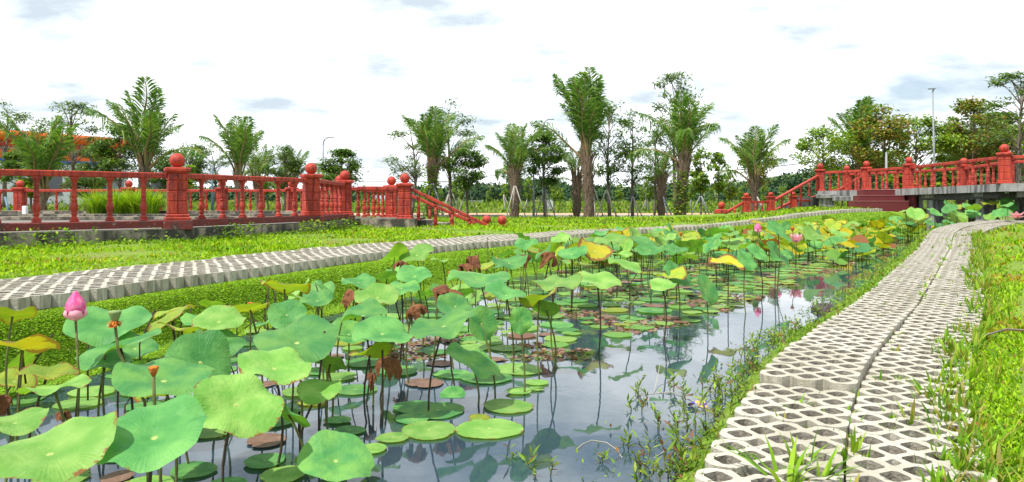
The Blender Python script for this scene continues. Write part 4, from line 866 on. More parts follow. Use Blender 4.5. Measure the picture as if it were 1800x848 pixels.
for i, (u, v, wpx, key, lab) in enumerate(FL):
    X, Z = wpt(u, v); r = wpx * Z / F / 2; lotus(X, Z, .008 + .0004 * (i % 9), 2 * r, R(.6) if i != 16 else R(18), R(.5), key, None, lab, flat=True, cat='lily pad', name='lily_pad'); pads.append((X, Z, r))
# the edge of the open water on the right side of the plants
EY = [2.0, 2.4, 3.0, 3.5, 4.1, 4.8, 5.4, 6.6, 8.5, 10.9, 13, 15.5]; EX = [-1.15, -.62, -.42, -.2, -.02, .05, .80, 1.55, 2.75, 4.25, 5.9, 7.6]
edge = lambda y: float(np.interp(y, EY, EX))
lfl = lambda y: float(XL(y) + (bankw(y) + .05) / cosA(XL, y))
# upright leaves filling the belt
belt = []
for (u, v, wpx, hpx, h, key, roll, und, lab) in U: Z = F * (CAMZ - h) / (v - HZ); belt.append(((u - CU) * Z / F, Z, .14))
n = 0; tries = 0
while n < 112 and tries < 9000:
    tries += 1; y = 2.3 + 9.2 * lr.random() ** 1.05
    l, r_ = lfl(y), edge(y) - .1 - (.25 if y < 6 else .1 if y < 9 else 0)
    if r_ <= l: continue
    x = l + (r_ - l) * lr.random()
    if y < 5.5 and x > l + (r_ - l) * .8 and lr.random() < .6: continue
    dia = lr.uniform(.13, .27) if y < 6 else lr.uniform(.17, .31); md = .13 if y > 5 else .19
    if any((x - a) ** 2 + (y - b) ** 2 < md ** 2 for a, b, c in belt): continue
    h = lr.uniform(.12, .36) if y < 6 else lr.uniform(.22, .47)
    if y < 4.2: h = lr.uniform(.10, .24)
    fy = smooth((y - 9.5) / 2.5); key = lr.choices('gblyo', [.36, .22 * (1 - .6 * fy), .32, .07 + .5 * fy, .02 + .2 * fy])[0]
    und = lr.random() < .22; pitch = lr.gauss(.14, .22) if not und else lr.gauss(-.55, .2); roll = lr.gauss(0, .28) if lr.random() < .85 else lr.choice([-1, 1]) * lr.uniform(.7, 1.2)
    belt.append((x, y, .1)); n += 1
    cw = dict(g='green', b='bluish green', l='light green', y='yellowing', o='golden')[key]; sw = 'small' if dia < .19 else 'broad' if dia > .25 else 'medium'
    tw = ' seen from beneath' if und else ' standing on edge' if abs(roll) > .65 else ' sloping sideways' if abs(roll) > .25 else ' facing up'
    fx = (x - l) / (r_ - l); pw = 'near the bank' if fx < .33 else 'by open water' if fx > .7 else 'in mid belt'; yw = 'behind nearest leaves' if y < 4.2 else 'by the brown leaves' if y < 5.5 else 'round the canopy' if y < 7.5 else 'in the far belt'
    lab = ('yellowing lotus leaf on a stalk in the far reach of the pond' if (key in 'yo' and y > 9.5) else 'green lotus leaf on a stalk in the far reach of the pond' if y > 9.5 else 'green lotus leaf on a stalk amid the crowd in mid pond' if y > 5.2 else 'lower lotus leaf half hidden under the large near leaves')
    grp = {'y': 'yellowing far lotus leaves', 'g': 'far lotus leaves'}['y' if (key in 'yo' and y > 9.5) else 'g'] if y > 9.5 else ('lotus leaves in mid pond' if y > 5.2 else 'lower lotus leaves near the camera')
    lab = '%s %s lotus leaf%s, %s %s' % (sw, cw, tw, pw, yw)
    grp = 'lotus leaves crowding the pond'
    lotus(x, y, h, dia, pitch, roll, key, None, lab, grp)
# dense yellowing reach before the bridge steps
kf = 0; tries = 0; fb = []
while kf < 98 and tries < 5000:
    tries += 1; y = lr.uniform(10.4, 17.2); c_ = float(cosA(XR, y)); x0_, x1_ = float(XL(y)) + 1.0, float(XR(y)) - .95 / c_
    if x1_ <= x0_: continue
    x = x0_ + (x1_ - x0_) * lr.random()
    if any((x - a) ** 2 + (y - b) ** 2 < .2 ** 2 for a, b in fb): continue
    fb.append((x, y)); kf += 1; key = lr.choices('oyglb', [.26, .30, .16, .18, .10])[0]; h = lr.uniform(.16, .42) + .03 * (y > 13); und = lr.random() < .2; roll = lr.gauss(0, .35); dia = lr.uniform(.2, .38)
    lotus(x, y, h, dia, lr.gauss(.2, .3) if not und else -.5, roll, key, None, '%s %s lotus leaf%s in the far reach %s' % ('small' if dia < .27 else 'broad', dict(g='green', b='bluish', l='light green', y='yellowing', o='golden')[key], ', seen from beneath,' if und else '', 'before the bridge steps' if x - x0_ > .5 * (x1_ - x0_) else 'toward the left bank'), 'lotus leaves crowding the pond')
# beyond the three hundred nearest: the rest of the far leaves as one mass
b = MB(); cc = []
for i in range(210):
    y = lr.uniform(9.8, 18.3); c_ = float(cosA(XR, y)); x0_, x1_ = float(XL(y)) + .85, float(XR(y)) - .9 / c_
    if x1_ <= x0_: continue
    x = lr.uniform(x0_, x1_); h = lr.uniform(.06, .36) + .05 * (y > 14); r = lr.uniform(.09, .17); Mx = Matrix.Translation((x, y, h)) @ Matrix.Rotation(lr.gauss(0, .35), 4, 'Y') @ Matrix.Rotation(lr.gauss(.15, .35), 4, 'X') @ Matrix.Rotation(lr.uniform(0, 6), 4, 'Z')
    col_ = lr.choices([(.42, .36, .02), (.30, .38, .03), (.16, .33, .07), (.08, .24, .09), (.22, .38, .08), (.25, .10, .04)], [.2, .25, .2, .12, .18, .05])[0]; p1, p2 = lr.uniform(0, 6), lr.uniform(0, 6); vs = [Mx @ Vector((0, 0, -.25 * r))]
    for rr_, zf in ((.55, -.08), (1, .0)):
        for k in range(12): a = k / 12 * 6.2832; q = r * rr_ * (1 + .06 * math.sin(2 * a + p1)); vs.append(Mx @ Vector((q * math.cos(a), q * math.sin(a), zf * r + rr_ * r * .16 * math.sin(3 * a + p2))))
    b.add(vs, [(0, 1 + k, 1 + (k + 1) % 12) for k in range(12)] + [(1 + k, 13 + k, 13 + (k + 1) % 12, 1 + (k + 1) % 12) for k in range(12)], sm=True); cc += [(*col_, 1)] * len(vs)
    nb = len(b.v); b.tube([(x, y, -.1), (x + .01, y, h * .6), (x, y, h - .2 * r)], .005, 4, cap=False); cc += [(.06, .06, .02, 1)] * (len(b.v) - nb)
me = b.mesh('lotus_mass', M['grass']); at = me.color_attributes.new('Col', 'FLOAT_COLOR', 'POINT'); at.data.foreach_set('color', np.array(cc).ravel())
tag(link('lotus_mass', me), 'mass of yellow and green lotus leaves filling the far end of the pond', 'lotus leaves', kind='stuff')
# tall green leaves by the bridge at the far right
for i in range(22):
    u = 1590 + 215 * i / 21 + lr.uniform(-6, 6); Z = lr.uniform(14.3, 16.2); v = lr.uniform(358, 384) if u > 1640 else lr.uniform(370, 395); h = CAMZ - (v - HZ) * Z / F
    if u < 1700: Z = 14.6
    lotus((u - CU) * Z / F, Z + lr.uniform(0, .8), h, lr.uniform(.22, .40), lr.gauss(.25, .3), lr.gauss(0, .4), lr.choices('bgly', [.3, .35, .2, .15])[0], None, 'tall lotus leaf crowding in front of the footbridge at the end of the path', 'lotus leaves before the footbridge')
# floating pads
np_ = 0; tries = 0
while np_ < 262 and tries < 20000:
    tries += 1; y = 2.2 + 12.4 * lr.random() ** 1.25
    l, e = lfl(y), edge(y); far_ = y > 5.2
    x = l + (e - l) * lr.random() ** (.5 if y > 5 else .8) + (lr.uniform(0, .5) * (y > 8.0)) + (.18 if y > 5 else 0) * lr.random()
    r = lr.uniform(.05, .11) if y < 5 else lr.uniform(.07, .16)
    if any((x - a) ** 2 + (y - b) ** 2 < ((r + c) * .93) ** 2 for a, b, c in pads): continue
    pads.append((x, y, r)); np_ += 1
    key = lr.choices(['g', 'b', 'l', 'y', 'debris'], [.30, .22, .28, .06, .14])[0]
    if key == 'debris': lab, grp = 'sodden brown dead leaf floating between the pads', 'dead leaves floating on the pond'
    elif y > 9: lab, grp = 'round pad floating on the far water', 'pads floating on the far water'
    elif y > 5: lab, grp = 'round pad floating on the mid pond water', 'pads floating in mid pond'
    else: lab, grp = 'round pad floating between the near lotus stems', 'pads floating between the near stems'
    cw = dict(g='green', b='dark bluish', l='light green', y='yellowing', debris='')[key]; sw = 'small' if r < .08 else 'large' if r > .115 else 'medium'; fx = (x - l) / (e - l)
    pw = 'near the left bank' if fx < .45 else 'by the open water' if fx > .8 else 'amid the stems'
    lab = lab + ', ' + pw if key == 'debris' else '%s %s %s, %s' % (sw, cw, lab.replace('round ', ''), pw)
    if key == 'debris':
        lotus(x, y, .004 + .0005 * (np_ % 11), 2 * r * .9, R(lr.uniform(-1, 2)), R(lr.uniform(-1, 1)), key, lr.randrange(3), lab, grp, flat=True, cat='dead leaf', name='dead_leaf')
    else: lotus(x, y, .006 + .0006 * (np_ % 11), 2 * r, R(lr.uniform(-.6, 1.2)), R(lr.uniform(-.8, .8)), key, lr.randrange(7), lab, grp, flat=True, cat='lily pad', name='lily_pad')
# the smaller pads beyond the counted ones, as one mass
b = MB(); cc = []; k_ = 0; tries = 0
while k_ < 330 and tries < 30000:
    tries += 1; y = 4.6 + 10.4 * lr.random() ** 1.1; l, e = lfl(y), edge(y) + .25 + .04 * y; x = l + (e - l) * lr.random() ** .7; r = lr.uniform(.045, .12)
    if x > float(XR(y)) - .85 / float(cosA(XR, y)) or any((x - a) ** 2 + (y - q) ** 2 < ((r + c) * .9) ** 2 for a, q, c in pads): continue
    pads.append((x, y, r)); k_ += 1; p1, p2 = lr.uniform(0, 6), lr.uniform(0, 6); z = .006 + .0005 * (k_ % 13); vs = [(x, y, z)]
    for q in range(16): a = q / 16 * 6.2832; rr_ = r * (1 + .05 * math.sin(2 * a + p1) + .03 * math.sin(5 * a + p2)) * (.8 if q == 3 else 1); vs.append((x + rr_ * math.cos(a), y + rr_ * math.sin(a), z + .004 * max(0, math.sin(3 * a + p2))))
    b.add(vs, [(0, 1 + q, 1 + (q + 1) % 16) for q in range(16)]); cc += [(*lr.choices([(.17, .36, .08), (.09, .26, .08), (.26, .42, .10), (.30, .34, .05), (.24, .13, .09)], [.3, .22, .3, .08, .1])[0], 1)] * len(vs)
me = b.mesh('lily_pads', M['grass']); at = me.color_attributes.new('Col', 'FLOAT_COLOR', 'POINT'); at.data.foreach_set('color', np.array(cc).ravel())
tag(link('lily_pads', me), 'carpet of small floating pads between the larger ones', 'lily pads', kind='stuff')
# bits of leaf and debris drifting between the pads
x, y = samp(13000, 4.2, 17, .9, lambda y: np.interp(y, EY, EX) - .2 - .15 * y, lambda y: np.interp(y, EY, EX) + .10 + .075 * y)
kk = (x > XL(y) + .5) & (vnoise(x, y, 4, 3) > .12 - .3 * smooth((y - 8) / 4)) & (x < XR(y) - .9 / cosA(XR, y)); x, y = x[kk], y[kk]
tag(quads('floating_debris', np.stack([x, y, np.full(len(x), .004)], 1), rng.uniform(.02, .06, len(x)), .7, rng.uniform(-.02, .1, len(x)), pal(len(x), [(.24, .13, .10), (.15, .085, .06), (.16, .27, .09), (.34, .21, .17)]), M['grass']), 'brownish leaf scraps drifting between the floating pads', 'debris', kind='stuff')
# bare stalks
for i in range(120):
    y = 2.4 + 9 * lr.random(); l, r_ = lfl(y), edge(y) - .12
    if r_ < l: continue
    x = lr.uniform(l, r_); h = lr.uniform(.1, .42) if y < 7 else lr.uniform(.2, .5); b = MB(); a = lr.uniform(0, 6.28); q = lr.uniform(0, .10); kink = lr.random() < .4
    pts = [(0, 0, -.1), (0, 0, h * .5), (q * math.cos(a), q * math.sin(a), h)]
    if kink: pts.append((q * 2 * math.cos(a), q * 2 * math.sin(a), h * .55))
    b.tube(pts, .0042, 5); tag(b.build('bare_stalk', M['stemdark'], loc=(x, y, 0)), 'bare dark lotus stalk standing in the pond without a leaf', 'lotus stalk', 'bare lotus stalks')
# withered leaves
DL = [(620, 522, 40, 36, .40, 'hanging withered brown leaf against the bank, left of centre'), (770, 514, 40, 34, .42, 'upright torn brown leaf beside the canopy'), (803, 522, 44, 22, .40, 'brown and yellow crumpled leaf right of the torn one'), (727, 548, 36, 38, .36, 'curled tan leaf drooping with a yellow tip'), (688, 642, 44, 36, .20, 'brown withered leaf like a hood over the middle water'), (655, 668, 28, 20, .12, 'small dark withered bud leaf close to the water'), (830, 458, 36, 22, .46, 'twisted orange brown leaf standing above the bank edge'), (815, 472, 28, 18, .42, 'crinkled brown leaf just below the twisted one'), (969, 452, 30, 34, .46, 'rust red hanging leaf in the far middle'), (918, 456, 22, 18, .44, 'brown curled leaf behind the cup shaped one'), (8, 710, 40, 30, .22, 'tan withered leaf at the left edge'), (112, 738, 22, 34, .12, 'black rotten leaf hanging close to the water on the left'), (710, 468, 26, 14, .46, 'brown leaf scrap left of the canopy top')]
for i, (u, v, wpx, hpx, h, lab) in enumerate(DL):
    Z = F * (CAMZ - h) / (v - HZ); lotus((u - CU) * Z / F, Z, h + .03, wpx * Z / F * 1.9, lr.uniform(-.5, .5), lr.uniform(-.5, .5), 'deadleaf', i % 5, lab, dead=True, cat='withered leaf', name='withered_leaf')
# flowers and pods
def petal(L_, Wd, curl, n=7):
    V = []; Fc = []
    for i in range(n + 1):
        t = i / n; w = Wd * math.sin(math.pi * min(1, (t * .92 + .05)) ** .85) ; w = max(w, .001)
        for j in range(5):
            s = (j / 2 - 1); V.append((s * w, -(curl * math.sin(math.pi * t * .93 + .12) + .0) + abs(s) ** 2 * w * .55, t * L_))
    for i in range(n):
        for j in range(4): a = i * 5 + j; Fc.append((a, a + 1, a + 6, a + 5))
    return V, Fc
def bud(u, v, Z, hgt, lab, openn=0.0, pale=False):
    p = pix(u, Z, v); t = empty('lotus_flower', (p.x, p.y, 0)); tag(t, lab, 'lotus flower')
    b = MB(); b.tube([(0.0, 0, -.1), (.012, 0, p.z * .5), (0, 0, p.z - hgt * .5)], .0042, 6); b.build('stem', M['stem'], t)
    z0 = p.z - hgt * .5
    for k, (n, tilt, sc, mk) in enumerate([(6, .02, 1.0, 'petal'), (6, .10, .9, 'petal'), (4, .22, .58, 'petalpale')]):
        for i in range(n):
            V, Fc = petal(hgt * sc, hgt * .27 * (1 - .1 * k), hgt * (.25 + .03 * k)); pb = MB(); pb.add(V, Fc, sm=True)
            o = pb.build('petal', M[mk if not pale else 'petalpale'], t, loc=(0, 0, z0)); a = 2 * math.pi * (i / n + .13 * k + .04) + .2
            o.rotation_euler = (Matrix.Rotation(a, 3, 'Z') @ Matrix.Rotation((tilt + openn * (1 + .4 * k)), 3, 'X')).to_euler()
    if openn > .5:
        b = MB(); b.lathe([(.006, 0), (.022, .02), (.024, .03), (.01, .034)], 10, (0, 0, z0)); b.build('flower_centre', M['stamen'], t)
    return t
bud(133, 538, 2.62, .105, 'tall pink lotus bud above the leaves on the left')
bud(1332, 401, 9.6, .12, 'pink lotus bud far off near the right bank', .1)
bud(1399, 414, 10.2, .12, 'half open pale pink lotus beside the teal leaf', .75, True)
bud(1787, 371, 14.4, .16, 'wide open pale pink lotus before the footbridge', 1.1, True)
bud(1370, 400, 11, .09, 'tiny distant pink bud left of the half open lotus', .1)
def pod(u, v, Z, s, lab, st=True, bend=.05):
    p = pix(u, Z, v); t = empty('seed_pod', (p.x, p.y, 0)); tag(t, lab, 'seed pod'); b = MB()
    b.tube([(bend * 2.2, 0, -.1), (bend * 1.9, 0, p.z * .5), (bend * .2, 0, p.z * .8), (0, 0, p.z - s * .5)], .0045, 6); b.build('stem', M['stem'], t)
    b = MB(); b.lathe([(s * .16, -.5 * s), (s * .3, -.2 * s), (s * .44, .2 * s), (s * .47, .33 * s), (s * .42, .40 * s), (s * .05, .42 * s)], 14, (0, 0, p.z)); b.build('pod', M['pod'] if st else M['stamen'], t)
    if st:
        rg = np.random.default_rng(3); k = 90; a = rg.uniform(0, 6.28, k); P_ = np.stack([np.cos(a) * s * .2, np.sin(a) * s * .2, p.z - s * .45 + rg.uniform(-.2, .1, k) * s], 1)
        b = MB()
        for q in range(k):
            d = Vector((math.cos(a[q]), math.sin(a[q]), rg.uniform(-1.5, .3))).normalized() * s * .36; P0_ = Vector(P_[q]); sd_ = Vector((-math.sin(a[q]), math.cos(a[q]), 0)) * s * .05
            b.add([P0_ - sd_, P0_ + sd_, P0_ + d + sd_, P0_ + d - sd_], [(0, 1, 2, 3)])
        b.build('stamens', M['stamen'], t)
pod(202, 556, 2.35, .042, 'green lotus seed pod with a ruff of withered orange stamens')
pod(270, 652, 2.1, .03, 'small withered reddish flower head on a thick stalk', False, 0.01)
pod(440, 536, 4.0, .03, 'thin dark red pod on a stalk against the bank', False, 0)
pod(792, 482, 6.0, .05, 'round green pod in the canopy beside the brown leaf', False, .02)
pod(1197, 412, 9.5, .05, 'dry brown pod standing in the far row of leaves', False, 0)
pod(1393, 403, 9.8, .06, 'yellow flower centre without petals near the half open lotus', False, .02)

#PART3
# ------------------------------------------------------------ palms
def frond_mesh(seed, curl, pet=.30, droop=.35):
    rf = random.Random(seed); rg = np.random.default_rng(seed); b = MB(); n = 14; pts = []; ang = 0; x = z = 0.0
    for i in range(n + 1):
        pts.append(Vector((x, 0.02 * math.sin(i * .7 + seed), z))); t = i / n; ang = curl * t ** 1.6; x += math.sin(ang) / n; z += math.cos(ang) / n
    b.tube(pts, [.017 * (1 - t / n) ** .8 + .003 for t in range(n + 1)], 5, mi=0)
    Vq = []; cols = []
    def at(t): f = t * n; i = min(int(f), n - 1); return pts[i].lerp(pts[i + 1], f - i), (pts[min(i + 1, n)] - pts[i]).normalized()
    m = 62
    for k in range(m):
        t = pet + (1 - pet) * (k + .5) / m; p, T = at(min(t, .999)); ln = .27 * math.sin(math.pi * min(1, (t - pet) / (1 - pet) * .85 + .13)) ** .6 * rf.uniform(.8, 1.1)
        Nn = T.cross(Vector((0, 1, 0))).normalized()
        for s in (-1, 1):
            d = (Vector((0, s, 0)) * rf.uniform(.55, .8) + T * rf.uniform(.55, .9) - Nn * rf.uniform(-.15, .35)).normalized()
            w = T.cross(d).normalized().cross(d).normalized() * .0075 + Nn * rf.uniform(-.006, .006)
            q = p + d * ln * .55; e = p + d * ln + Vector((0, 0, -droop * 1.5 * ln * rf.uniform(.4, 1.5)))
            Vq.append([p - w * .6, q - w, e, q + w])
            g = rf.uniform(.7, 1.3); c = (.09 * g, .20 * g, .026 * g) if rf.random() > .35 else (.22 * g, .32 * g, .06 * g); cols.append(c)
    base = len(b.v)
    for q in Vq: b.add(q, [(0, 1, 2, 3)], 1)
    me = b.mesh('frond', [M['petiole'], M['leaf']]); at_ = me.color_attributes.new('Col', 'FLOAT_COLOR', 'POINT')
    C_ = np.ones((len(b.v), 4)) * .1
    for i, c in enumerate(cols): C_[base + 4 * i: base + 4 * i + 4, :3] = c
    at_.data.foreach_set('color', C_.ravel()); return me
FR = [frond_mesh(i, c * 1.25, p, d) for i, (c, p, d) in enumerate([(.35, .28, .2), (.6, .28, .3), (.9, .25, .4), (1.3, .25, .5), (1.8, .22, .6), (.5, .38, .3), (.2, .4, .2)])]
TZ = 1.9
def palm(u, Z, vbase, vtop, tr_h, tr_r, nf, spread, lab, seed, lean=0.0, lenf=1.0, flare=1.25):
    rp_ = random.Random(seed); Z *= TZ; tr_r *= TZ; p = pix(u, Z, vtop); zb = float(gz(p.x, Z)) if Z < 40 else -.05; H = p.z - zb; z0 = zb - .05; p.z = z0
    t = empty('palm_tree', (p.x, p.y, z0)); tag(t, lab, 'palm tree', 'palm trees on the lawn')
    th = H * tr_h; tr_r *= .49; nf = int(nf * .72); b = MB(); n = 9; pts = [(lean * th * (i / n) ** 1.5, 0, th * i / n) for i in range(n + 1)]
    b.tube(pts, [tr_r * (1.1 - .25 * math.sin(i / n * 3) + rp_.uniform(-.05, .05)) * (flare if i > n - 3 else 1) for i in range(n + 1)], 10)
    for k in range(int(150 * th / 1.2)):   # old leaf bases
        h = th * rp_.random() ** .8; a = rp_.uniform(0, 6.28); r = tr_r * .95 * (1.15 if h > .75 * th else 1); cx = lean * th * (h / th) ** 1.5
        ln = rp_.uniform(.18, .48) * (1.5 if h > .7 * th else 1); w = rp_.uniform(.035, .08); o_ = rp_.uniform(.12, .45); ca, sa = math.cos(a), math.sin(a)
        b0 = Vector((cx + r * ca * .9, r * sa * .9, h)); tip = b0 + Vector((ca * o_ * ln, sa * o_ * ln, ln)); sd = Vector((-sa, ca, 0)) * w
        b.add([b0 - sd, b0 + sd, tip + sd * .6, tip - sd * .6, b0 + Vector((ca, sa, 0)) * .04 + Vector((0, 0, -.03))], [(0, 1, 2, 3), (0, 4, 1), (1, 4, 2), (2, 4, 3), (3, 4, 0)])
    b.build('trunk', M['palmbark'], t)
    L0 = (H - th) * lenf * 1.06
    for i in range(nf):
        k = (i + .5) / nf; a = i * 2.399 + rp_.uniform(-.3, .3); tilt = .50 * spread * (k ** 1.1) + (.5 if i == nf - 1 else 0) * rp_.uniform(.85, 1.15)
        m = FR[[0, 6, 5, 1, 2, 3, 4][min(6, int(k * (1.2 + spread * 5.2) + rp_.random()))]]
        L_ = L0 * rp_.uniform(.68, 1.08); o = link('frond', m, t, (lean * th + tr_r * .5 * math.cos(a), tr_r * .5 * math.sin(a), th * rp_.uniform(.86, .99)))
        o.rotation_euler = (Matrix.Rotation(a, 3, 'Z') @ Matrix.Rotation(tilt, 3, 'Y') @ Matrix.Rotation(rp_.uniform(-.5, .5), 3, 'Z')).to_euler(); o.scale = (L_,) * 3
    return t
PALMS = [
 (75, 21.5, 376, 208, .20, .16, 24, .55, 'bushy palm with tall pale stalks behind the far left railing'),
 (250, 20.6, 376, 152, .36, .20, 20, .62, 'palm leaning its crown to the right above the nearest big post'),
 (420, 21.5, 374, 205, .38, .17, 20, .60, 'palm with orange stalks right of the nearest big post'),
 (455, 23.5, 372, 250, .42, .15, 16, 1.0, 'darker drooping palm close behind the orange stalked one'),
 (516, 26, 371, 250, .45, .16, 16, 1.0, 'small dark palm left of the lamp post on the left'),
 (757, 18.2, 386, 186, .44, .17, 24, .55, 'palm with creepers on its trunk just right of the platform stairs'),
 (905, 18.6, 385, 202, .42, .18, 22, .78, 'palm with brown stubby trunk left of the middle lamp post'),
 (1036, 17.8, 389, 128, .42, .19, 26, .40, 'tallest narrow palm with upright fronds and a striped thick trunk'),
 (1014, 20.5, 384, 248, .50, .17, 14, 1.0, 'low dark palm half hidden behind the tallest palm'),
 (1197, 18.0, 384, 166, .47, .20, 26, .80, 'wide palm with a dark stout trunk and dead hanging stalks'),
 (1163, 19.8, 384, 255, .50, .16, 14, 1.0, 'small palm tucked left of the wide stout one'),
 (1328, 22.5, 374, 222, .36, .15, 22, .72, 'feathery palm left of the bridge stairs'),
 (1512, 26.5, 368, 180, .42, .18, 24, .75, 'tall palm rising behind the left half of the footbridge'),
 (1690, 27, 366, 205, .40, .17, 20, .9, 'dark palm behind the lamp post on the right'),
]
for i, (u, Z, vb, vt, th, tr_, nf, sp, lab) in enumerate(PALMS): palm(u, Z, vb, vt, th, tr_, nf, sp, lab, 40 + i, lean=[.0, .06, .0, -.05][i % 4], lenf=1.0)

# ------------------------------------------------------------ broad-leaved trees
G1 = [(.065, .14, .022), (.10, .20, .025), (.045, .095, .018), (.15, .25, .035)]
G2 = [(.14, .26, .022), (.21, .33, .03), (.09, .18, .02), (.28, .35, .04)]
G3 = [(.095, .165, .04), (.065, .12, .03), (.15, .23, .05)]
G4 = [(.16, .27, .035), (.10, .19, .03), (.30, .27, .05), (.22, .13, .04)]
def tree_meshes(seed, kind):
    rt = random.Random(seed); rg = np.random.default_rng(seed)
    cfg = dict(airy=(.30, .17, .36, 34, 42, .030, .38, G1), dense=(.36, .24, .30, 44, 85, .034, .5, G1), sapling=(.36, .17, .30, 22, 46, .050, .6, G2), dark=(.34, .20, .32, 40, 90, .030, .45, G3),
               wispy=(.42, .22, .32, 34, 46, .030, .3, G3), spread=(.45, .34, .22, 38, 75, .034, .5, G2), mixed=(.38, .24, .30, 42, 70, .034, .5, G4), bush=(.05, .40, .45, 50, 90, .045, .5, G1))[kind]
    base, rx, rz, ncl, nl, ls, asp, colset = cfg
    cz = (base + 1) / 2; b = MB(); n = 8; wx, wy = rt.uniform(-.04, .04), rt.uniform(-.03, .03)
    def tp(t): return Vector((wx * math.sin(t * 3), wy * math.sin(t * 4), t))
    top = .9; b.tube([tp(top * i / n) for i in range(n + 1)], [.016 * (1 - .88 * i / n) + .0015 for i in range(n + 1)], 7)
    P_ = []; UPS = []; SZ = []
    for i in range(ncl):
        a = rt.uniform(0, 6.28); w = rt.uniform(-1, 1); r = rt.uniform(.45, 1.0) ** .6 * math.sqrt(max(.05, 1 - w * w)) * rt.uniform(.7, 1.15)
        c = Vector((rx * r * math.cos(a), rx * r * math.sin(a), cz + rz * w * .95)) 
        if c.z < base * .9: c.z = base * rt.uniform(.9, 1.2)
        s0 = tp(max(base * .75, min(top, c.z - rt.uniform(.08, .22)))); mid = s0.lerp(c, .5) + Vector((0, 0, rt.uniform(.0, .03)))
        b.tube([s0, mid, c], [.0045, .003, .0014], 4, cap=False)
        k = int(nl * 1.7 * rt.uniform(.5, 1.3)); cr_ = rt.uniform(.045, .085) * (1.2 if kind in ('dense', 'spread', 'bush', 'dark', 'mixed') else .9)
        q = rg.normal(0, 1, (k, 3)); q /= np.linalg.norm(q, axis=1)[:, None]; q *= (rg.random(k) ** .45)[:, None] * cr_ * np.array([1.25, 1.25, .7])
        P_.append(q + np.array(c)); 
    P_ = np.concatenate(P_); k = len(P_)
    ob = quads('crown', P_, rg.uniform(.6, 1.3, k) * ls * 1.12, asp, rg.uniform(-1.0, .7, k), pal(k, colset, rg=rg), M['leaf'], rg=rg)
    me = ob.data; bpy.data.objects.remove(ob); return b.mesh('trunk', M['bark']), me
TV = {}
for k, nn in dict(airy=3, dense=3, sapling=3, dark=2, wispy=2, spread=2, mixed=2, bush=2).items(): TV[k] = [tree_meshes(200 + 10 * i + len(k), k) for i in range(nn)]
tr_r = random.Random(9)
def tree(u, Z, vb, vt, kind, lab, wid=1.0, group=None, name='tree', cat='tree', low=0):
    Z *= TZ; p = pix(u, Z, vt); zb = float(gz(p.x, Z)) if Z < 40 else -.05; H = (p.z - zb) / .97; p.z = zb; t = empty(name, (p.x, p.y, p.z - .03), tr_r.uniform(0, 6.28)); tag(t, lab, cat, group)
    a, c = TV[kind][tr_r.randrange(len(TV[kind]))]; s = (H * wid, H * wid, H)
    link('trunk', a, t, scale=(H * max(wid, .8), H * max(wid, .8), H)); link('crown', c, t, scale=s); return t
